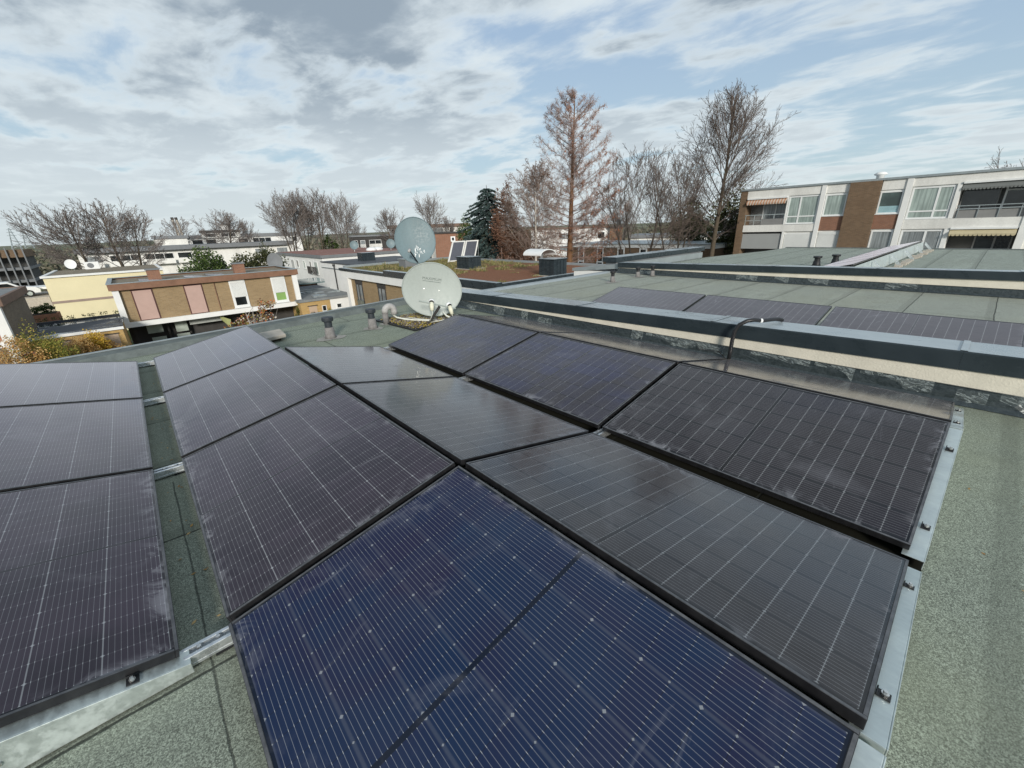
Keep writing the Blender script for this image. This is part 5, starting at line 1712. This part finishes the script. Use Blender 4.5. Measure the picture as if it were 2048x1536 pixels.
def leaf_tree(name, label, base, blobs, n, size, mat, trunk_r, seed, group=None, cat='tree', droop=0.0, bark='bark_dark', trunk_top=None, aspect=.5, part='crown', limbs_n=12):
    """crown of many small leaf faces spread through lumpy volumes (cx,cy,cz,rx,ry,rz), with trunk and limbs"""
    rr = random.Random(seed)
    t = thing(name, label, cat, base, group)
    m = MB()
    b = Vector(base)
    wts = [r[3] * r[4] * r[5] for r in blobs]; tot = sum(wts)
    vs, fs = [], []
    for bl, w in zip(blobs, wts):
        k = int(n * w / tot)
        # sub-clumps give light and dark masses and gaps
        subs = []
        for i in range(max(6, k // 90)):
            v = Vector((rr.gauss(0, 1), rr.gauss(0, 1), rr.gauss(0, 1))).normalized() * (rr.random() ** .4)
            subs.append((v, rr.uniform(.22, .48)))
        for i in range(k):
            s, sr = rr.choice(subs)
            v = s + Vector((rr.gauss(0, 1), rr.gauss(0, 1), rr.gauss(0, 1))).normalized() * sr * rr.random() ** .5
            c = b + Vector((bl[0] + v.x * bl[3], bl[1] + v.y * bl[4], bl[2] + v.z * bl[5]))
            out = Vector((v.x, v.y, v.z * .6 - droop)) + Vector((rr.gauss(0, .5), rr.gauss(0, .5), rr.gauss(0, .5)))
            out.normalize()
            a = out * size * rr.uniform(.6, 1.4); e = perp(out, rr) * size * aspect * rr.uniform(.6, 1.2)
            q = len(vs)
            vs += [c - e * .6, c + a * .45 - e, c + a, c + a * .45 + e]
            fs.append((q, q + 1, q + 2, q + 3))
    m.add(vs, fs)
    m.build(part, M[mat], t)
    if trunk_r:
        tm = MB()
        tz = trunk_top if trunk_top is not None else max(bl[2] for bl in blobs)
        pts, _ = limb(tm, b, Vector((0, 0, 1)), tz, trunk_r, trunk_r * .25, rr, 7, .06, .03, 7)
        for i in range(limbs_n):
            bl = rr.choice(blobs)
            p, d = at_len(pts, rr.uniform(.25, .95))
            tgt = b + Vector((bl[0] + rr.uniform(-.7, .7) * bl[3], bl[1] + rr.uniform(-.7, .7) * bl[4], bl[2] + rr.uniform(-.5, .7) * bl[5]))
            limb(tm, p, tgt - p, (tgt - p).length, trunk_r * .3, trunk_r * .08, rr, 4, .08, 0, 4)
        tm.build('trunk', M[bark], t, True)
    return t


def spruce(label, base, H, R0, seed, mat='spruce', n_whorl=26, name='spruce_tree', group=None):
    rr = random.Random(seed)
    t = thing(name, label, 'tree', base, group)
    b = Vector(base)
    tm, m = MB(), MB()
    tm.tube([b, b + Vector((0, 0, H))], [.2, .02], 8)
    vs, fs = [], []
    for i in range(n_whorl):
        q = .18 + .82 * i / n_whorl
        z = H * q
        reach0 = R0 * min(1, (1 - q) * 3.0) ** .6 * (.75 + .25 * (1 - q)) + .15
        for k in range(9):
            az = k * PI * 2 / 9 + rr.uniform(-.3, .3) + i * .4
            reach = reach0 * rr.choice((rr.uniform(.45, .8), rr.uniform(.8, 1.2)))
            o = Vector((math.cos(az), math.sin(az), 0))
            pts = [b + Vector((0, 0, z)) + o * reach * w + Vector((0, 0, -.38 * reach * w * w + .16 * reach * max(0, w - .7) * 2)) for w in (0, .25, .5, .75, 1)]
            tm.tube(pts, [.03, .025, .02, .014, .008], 3, False)
            for j in range(int(40 + reach * 70)):
                w = rr.random() ** .6
                p, d = at_len(pts, min(.99, w))
                side = d.cross(Vector((0, 0, 1))).normalized() * rr.choice((-1, 1))
                sd = (d * .8 + side * rr.uniform(.2, 1) + Vector((0, 0, rr.uniform(-.5, .25)))).normalized()
                l = rr.uniform(.10, .26)
                c = p + side * rr.uniform(0, .22) * (1.1 - w) * reach * .8 + Vector((0, 0, rr.uniform(-.10, .04)))
                e = perp(sd, rr) * .036
                g = len(vs)
                vs += [c - e, c + e, c + sd * l + e * .4, c + sd * l - e * .4]
                fs.append((g, g + 1, g + 2, g + 3))
    m.add(vs, fs)
    tm.build('trunk', M['bark_dark'], t)
    m.build('crown', M[mat], t)
    return t


spruce('blue green spruce with drooping layered branches behind the thermal collectors', gp(982, 42), 11.4, 3.3, 3, n_whorl=30)
leaf_tree('larch_tree', 'rust brown bushy tree leaning on the right side of the blue spruce', gp(1018, 39), [(0, 0, 7.4, 1.2, 1.2, 2.8), (.8, -.6, 5.4, 1.6, 1.5, 2.3), (.1, .2, 9.9, .7, .7, 1.3)], 20000, .15, 'larch', .14, 9, aspect=.22, bark='bark')
leaf_tree('conifer_tree', 'small mid green conifer at the left of the blue spruce', gp(941, 52), [(0, 0, 6.0, 1.0, 1.0, 3.3)], 4200, .16, 'conifer', .12, 31)
leaf_tree('yew_tree', 'dark green evergreen behind the trunk of the tall bare tree', gp(1446, 54), [(0, 0, 6.6, 2.2, 2.2, 4.0), (-1.2, .8, 5.0, 1.5, 1.5, 2.4)], 9000, .22, 'yew', .2, 41, 'evergreens by the apartment block')
leaf_tree('yew_tree', 'round olive evergreen left of the tall bare tree', gp(1370, 60), [(0, 0, 6.8, 2.2, 2.2, 3.2)], 6000, .22, 'yew', .2, 42, 'evergreens by the apartment block')
q = gp(418, 48)
leaf_tree('conifer_tree', 'bright dark green bushy conifer directly behind the brick house chimney', q, [(-1.2, 0, 4.3, .85, .9, 1.5), (.3, 0, 4.8, 1.3, 1.2, 1.9), (1.5, .1, 4.0, 1.0, 1.0, 1.7), (.5, 0, 3.0, 2.4, 1.4, 1.6)], 22000, .15, 'conifer', .18, 51, 'green conifers behind the brick house')
leaf_tree('conifer_tree', 'olive green bushy conifer right of the bright one, behind the brick house', gp(522, 48), [(-.9, 0, 4.4, 1.3, 1.2, 1.7), (1.0, 0, 4.8, 1.4, 1.2, 1.9), (.2, 0, 3.2, 2.2, 1.5, 1.6)], 19000, .15, 'yew', .18, 52, 'green conifers behind the brick house')
# brown scrub between the redwood and the spruce, and by the low brick house
for k, (px, D, h, r, sd, lab) in enumerate(((1020, 34, 6.3, 1.9, 61, 'brown winter bush below the rust brown tree'), (1098, 36, 5.6, 1.9, 62, 'brown winter bush between the birch and the dawn redwood trunk'), (1048, 40, 6.0, 1.8, 63, 'brown winter bush behind the birch trunk'), (1385, 40, 4.8, 1.3, 65, 'brown winter bush at the foot of the slender bare tree'), (1425, 39, 4.9, 1.5, 66, 'brown winter bush at the foot of the tall bare tree'))):
    bare_tree(lab, gp(px, D), ZG + h, .09, sd, 22, cfg_mid, (0, 0, ZG + .2, r), (45, 15), .15, .85, 5, .3, twig='twig_red' if k < 3 else 'twig', group='brown winter bushes', name='winter_bush', wob=.12)

# bare trees at the left and far middle
GL = 'bare trees at the left'
F1 = bare_tree('wide bare tree at the far left, leaning left over the parking deck', gp(208, 70), 5.3, .24, 71, 30, cfg_far, (-2.6, 0, -2.6, 4.6), (68, 14), .36, .9, group=GL, twob=.05, wob=.10)
F2 = bare_tree('wide bare tree over the yellow house roof, middle one of the left group', gp(264, 72), 6.0, .27, 72, 32, cfg_far, (-.6, 0, -2.6, 5.0), (68, 14), .36, .9, group=GL, twob=.05, wob=.10)
F3 = bare_tree('bare tree at the right of the left group, beside the white block', gp(284, 71), 4.9, .20, 73, 26, cfg_far, (1.2, 0, -2.4, 3.6), (66, 14), .36, .9, group=GL, twob=.05, wob=.10)
GP = 'bare trees in the far middle'
V1 = bare_tree('fan shaped bare tree leftmost in the row of four in front of the white blocks', gp(604, 92), 8.8, .28, 81, 33, cfg_far, (-1.4, 0, -1.8, 5.0), (44, 10), .3, .9, 3, .2, group=GP)
V2 = bare_tree('fan shaped bare tree second in the row of four in front of the white blocks', gp(627, 94), 9.6, .26, 82, 30, cfg_far, (0, 0, -2.0, 3.9), (42, 10), .32, .9, 3, .14, group=GP)
copy_thing(V2, gp(658, 93), 2.1, (1, 1, 1.01), 'fan shaped bare tree third in the row of four in front of the white blocks')
copy_thing(V1, gp(698, 91), PI, (.8, .8, .97), 'fan shaped bare tree rightmost in the row of four, leaning right')
copy_thing(F2, gp(474, 112), 1.0, (1.25, 1.25, 1.05), 'rounded bare tree in front of the small white stair tower')
copy_thing(F3, gp(526, 112), 2.2, (1, 1, 1.0), 'thin bare tree right of the small white stair tower')
copy_thing(F3, gp(374, 122), .4, (1.3, 1.3, 1.1), 'small bare tree beside the twin masts')
copy_thing(F2, gp(865, 108), 2.4, (.95, .95, 1.27), 'rounded dense bare tree above the red brick block')
copy_thing(F2, gp(795, 118), 4.0, (1.0, 1.0, 1.08), 'bare tree behind the left rim of the blue grey dish')
copy_thing(F2, gp(728, 150), 3.3, (.75, .75, .88), 'small distant bare tree above the dark grey block')
copy_thing(F3, gp(912, 125), 1.5, (1.2, 1.2, 1.0), 'bare tree between the red brick block and the small conifer')
copy_thing(V2, gp(1240, 70), .8, (.8, .8, .74), 'bare tree right of the dawn redwood, behind the low brick house')
copy_thing(F2, gp(1968, 62), .8, (.8, .8, (atD(1990, 312, 62).z - ZG) / 12.2), 'treetop peeping over the white apartment block at the right edge')
leaf_tree('spruce_small', 'small dark spruce among the trunks of the row of four', gp(672, 95), [(0, 0, 5.2, 1.3, 1.3, 1.6), (0, 0, 6.6, .5, .5, 1.4)], 1800, .3, 'conifer', .15, 91)

# garden shrubs below the roof edge
SG = 'autumn shrubs below the roof edge'
def shrub(px, py, Y, w, h, mat, n, size, label, seed, name='garden_shrub', trunk=.05):
    q = onY(px, py, Y)
    b = (q.x, q.y, ZG)
    leaf_tree(name, label, b, [(0, 0, q.z - ZG - h * .45, w, w * .8, h * .5), (w * .4, .2, q.z - ZG - h * .8, w * .9, w * .7, h * .45), (-w * .5, .1, q.z - ZG - h * .75, w * .7, w * .7, h * .4)], n, size, mat, trunk, seed, SG, 'shrub', aspect=.6, bark='bark', limbs_n=16)
shrub(14, 688, 28.5, 1.0, 2.6, 'tan_leaf', 12000, .06, 'tan autumn shrub in the bottom left garden corner', 101)
shrub(58, 664, 30.0, .85, 3.0, 'olive_leaf', 13000, .06, 'tall olive green shrub beside the corner house', 102)
shrub(100, 684, 29.0, .8, 2.0, 'olive_leaf', 9500, .058, 'low olive green shrub right of the tall one', 103)
shrub(140, 678, 30.5, .85, 2.0, 'tan_leaf', 11000, .06, 'tan dry climbing shrub on the garage wall', 104)
shrub(182, 668, 31.2, .65, 2.1, 'yellow_leaf', 12000, .058, 'bright yellow autumn shrub on the garage wall', 105)
shrub(222, 680, 31.4, .55, 1.6, 'tan_leaf', 6000, .058, 'tan shrub between the yellow one and the brick house', 106)
q = onY(58, 712, 28.5)
leaf_tree('red_shrub', 'small red leaved shrub at the roof edge in the bottom left garden', (q.x, q.y, ZG), [(0, 0, q.z - ZG, .3, .3, .14)], 300, .07, 'red_leaf', .03, 107, None, 'shrub')
q = onY(520, 640, 24)
leaf_tree('red_leaf_tree', 'small tree with red tips and bronze leaves in front of the brick house', (q.x, q.y, ZG), [(-.1, 0, 3.35, 1.2, .9, .95), (.15, 0, 4.3, .75, .6, .5), (.3, 0, 2.3, 1.0, .8, .9)], 2600, .085, 'red_leaf', .06, 111, None, 'tree', aspect=.6, bark='bark_birch', limbs_n=40)
q = onY(598, 640, 31)
leaf_tree('columnar_cypress', 'narrow olive columnar cypress at the right corner of the brick house', (q.x, q.y, ZG), [(0, 0, 1.2, .33, .33, 1.3), (0, 0, 2.2, .24, .24, 1.1), (0, 0, 2.9, .12, .12, .6)], 5000, .06, 'cypress', .05, 112, None, 'tree', aspect=.35)
q = onY(655, 630, 33)
for k, (px, Y, w, lab) in enumerate(((652, 33.5, .5, 'loose green shrub in front of the yellow garage door'), (683, 34, .55, 'loose green shrub in front of the white garage wall'))):
    q = onY(px, 628, Y)
    leaf_tree('garden_shrub', lab, (q.x, q.y, ZG), [(0, 0, q.z - ZG - .1, w, w, .55), (.2, 0, q.z - ZG - .6, w, w, .5)], 900, .07, 'olive_leaf', .04, 115 + k, 'loose shrubs at the garages', 'shrub')
q = onY(93, 625, 40.6)
leaf_tree('round_bush', 'round green bush in the orange brick planter before the yellow wall', (q.x, q.y, -2.72), [(0, 0, .24, .55, .45, .34), (-.2, 0, .18, .4, .4, .26)], 2600, .06, 'conifer', .03, 118, None, 'shrub')
rr = random.Random(8)
m = MB()
for i in range(14):
    x = -6.2 + i * .3 + rr.uniform(-.1, .1)
    for k in range(26):
        c = Vector((x + rr.gauss(0, .06), 37.78 + rr.gauss(0, .05), -2.95 + rr.uniform(0, .22)))
        d = Vector((rr.gauss(0, .5), rr.gauss(0, .5), 1)).normalized() * .07; e = perp(d.normalized(), rr) * .025
        m.add([c - e, c + e, c + d], [(0, 1, 2)])
tag(m.build('ivy', M['conifer'], None, loc=(-4, 37.8, -2.95)), 'dark ivy sprigs along the back edge of the wet garage roof', 'ivy', kind='stuff')

# planted roof tufts (ground cover)
m = MB(); rr = random.Random(77)
vs, fs = [], []
for i in range(420):
    x, y = rr.uniform(11.5, 20.6), rr.uniform(15.3, 33)
    dens = .06 + .85 * (y > 21.5 + (x - 11) * -.1) * (y < 32)
    if rr.random() > dens: continue
    h = rr.uniform(.05, .20) * (2.2 if rr.random() < .10 else 1)
    for k in range(34):
        c = Vector((x + rr.gauss(0, .16), y + rr.gauss(0, .16), -.985))
        d = Vector((rr.gauss(0, .35), rr.gauss(0, .35), 1)).normalized() * h * rr.uniform(.4, 1); e = perp(d.normalized(), rr) * rr.uniform(.012, .03)
        g = len(vs); vs += [c - e, c + e, c + d + e * .4, c + d - e * .4]; fs.append((g, g + 1, g + 2, g + 3))
tag(MB().add(vs, fs).build('sedum', M['sedum_tuft'], None, loc=(16, 24, -.98)), 'low sedum and dry stalks growing on the planted roof', 'ground cover', kind='stuff')

# far woods and hedges that read as one mass
m = MB(); rr = random.Random(99)
vs, fs = [], []
for i in range(1500):
    px = rr.choice((rr.uniform(-80, 190), rr.uniform(580, 1060), rr.uniform(1000, 1500), rr.uniform(60, 330)))
    D = rr.uniform(150, 420)
    q = atD(px, 500, D); h = rr.uniform(3.0, 6.6)
    if px < 200: h *= .8
    for k in range(26):
        v = Vector((rr.gauss(0, 1), rr.gauss(0, 1), rr.gauss(0, 1))).normalized() * rr.random() ** .4
        c = Vector((q.x + v.x * h * .55, q.y + v.y * h * .55, ZG + h * .5 + v.z * h * .5))
        a = Vector((rr.gauss(0, 1), rr.gauss(0, 1), rr.gauss(0, 1))).normalized() * h * .16; e = perp(a.normalized(), rr) * h * .09
        g = len(vs); vs += [c - e, c + a, c + e, c - a]; fs.append((g, g + 1, g + 2, g + 3))
tag(MB().add(vs, fs).build('distant_wood', M['wood_far'], None, loc=(20, 250, ZG)), 'hazy brown and green woods along the horizon', 'woods', kind='stuff')
m = MB(); rr = random.Random(98)
vs, fs = [], []
for i in range(420):
    px = rr.choice((rr.uniform(75, 165), rr.uniform(590, 700), rr.uniform(990, 1130), rr.uniform(1215, 1480)))
    D = rr.uniform(78, 104) if px < 170 else (rr.uniform(98, 112) if px < 720 else rr.uniform(58, 76))
    q = atD(px, 500, D); h = rr.uniform(2.5, 4.6) * (.7 if px < 720 else 1)
    for k in range(60):
        v = Vector((rr.gauss(0, 1), rr.gauss(0, 1), rr.gauss(0, 1))).normalized() * rr.random() ** .4
        c = Vector((q.x + v.x * h * .45, q.y + v.y * h * .45, ZG + h * .5 + v.z * h * .5))
        a = Vector((rr.gauss(0, 1), rr.gauss(0, 1), abs(rr.gauss(0, 1)))).normalized() * h * .10; e = perp(a.normalized(), rr) * h * .025
        g = len(vs); vs += [c - e, c + a, c + e, c - a]; fs.append((g, g + 1, g + 2, g + 3))
tag(MB().add(vs, fs).build('hedge_scrub', M['scrub'], None, loc=(20, 80, ZG)), 'brown leafless scrub filling the gaps between the far houses', 'scrub', kind='stuff')

# ------------------------------------------------------------------ sky, sun, camera
SUN_EL, SUN_AZ = RD(19), math.atan2(-.52, -.85)      # azimuth measured from +y towards +x
w = bpy.data.worlds.new('World'); S.world = w; w.use_nodes = True
nt = w.node_tree
class WM(Mat):
    def __init__(s): s.nt = nt; s.tc = nt.nodes.new('ShaderNodeTexCoord')
k = WM()
bg = nt.nodes['Background']
sky = nt.nodes.new('ShaderNodeTexSky'); sky.sky_type = 'NISHITA'; sky.sun_disc = False
sky.sun_elevation = SUN_EL; sky.sun_rotation = SUN_AZ
sky.air_density = 1.0; sky.dust_density = 1.5; sky.ozone_density = 1.5
x, y, z = k.xyz(k.tc.outputs['Generated'])
zz = z.max(0.0) + .10
u, v = x / zz, y / zz
P3 = k.comb(u, v, 0.0)
# wind direction: streaks run along the row of houses
ca, sa = math.cos(-.12), math.sin(-.12)
us, vs_ = u * ca - v * sa, u * sa + v * ca
big = k.noise(1.05, 4, .50, vec=k.comb(us * 1.0, vs_ * .85, 4.4), dist=.20)
wisp = k.noise(2.7, 7, .58, vec=k.comb(us * 1.25, vs_ * .72, 7.7), dist=.22)
shade = k.noise(2.0, 6, .58, vec=k.comb(us * 1.0, vs_ * .80, 31.3), dist=.20)
az = x._m('ARCTAN2', y)                      # heading from the sky's own direction
leftness = (az - .75) * -.055                # heavier cloud deck towards +y
over = z.ramp(.22, .55, 0, .085)
low = z.ramp(.02, .12, .085, 0)
cov = (big * .52 + wisp * .48 + leftness + over + low + .042)
mask = cov.ramp(.425, .575)
blue = k.mix(z.ramp(.0, .45), (3.2, 4.15, 4.65), (2.3, 3.15, 4.35))
bluesky = k.mix(.85, sky.outputs[0], blue)
thick = cov.ramp(.47, .62)
dark = (shade * .68 + big * .32).ramp(.34, .54)
dk = (dark * thick * (z.ramp(.10, .30, .25, 1.0))).clamp()
cloud = k.mix(dk, (4.75, 5.25, 5.5), (1.95, 2.4, 2.85))
rim = mask.ramp(.25, .75) * thick.inv()
cloud = k.mix(rim * .5, cloud, (5.7, 6.25, 6.4))
col = k.mix(mask * .92, bluesky, cloud)
warm = z.ramp(.0, .13, 1, 0)
col = k.mix(warm * .4, col, (4.7, 5.2, 5.1))
nt.links.new(col, bg.inputs[0])
bg.inputs[1].default_value = .092

sd = bpy.data.lights.new('sun', 'SUN'); sd.energy = 2.0; sd.angle = RD(10); sd.color = (1, .95, .86)
so = bpy.data.objects.new('sun', sd); COL.objects.link(so)
d = Vector((math.sin(SUN_AZ) * math.cos(SUN_EL), math.cos(SUN_AZ) * math.cos(SUN_EL), math.sin(SUN_EL)))
so.rotation_euler = d.to_track_quat('Z', 'Y').to_euler()
so.location = (-20, -20, 20)

cd = bpy.data.cameras.new('camera'); co = bpy.data.objects.new('camera', cd); COL.objects.link(co)
cd.sensor_fit = 'HORIZONTAL'; cd.sensor_width = 36; cd.lens = CF / 2048 * 36
cd.clip_start = .05; cd.clip_end = 6000
mw = Matrix((CR[0], CR[1], -Vector(CR[2]))).transposed().to_4x4(); mw.translation = CAM
co.matrix_world = mw
S.camera = co
S.view_settings.view_transform = 'Standard'; S.view_settings.look = 'None'
S.view_settings.exposure = 0.74; S.view_settings.gamma = 1
S.render.resolution_x, S.render.resolution_y = 1024, 768
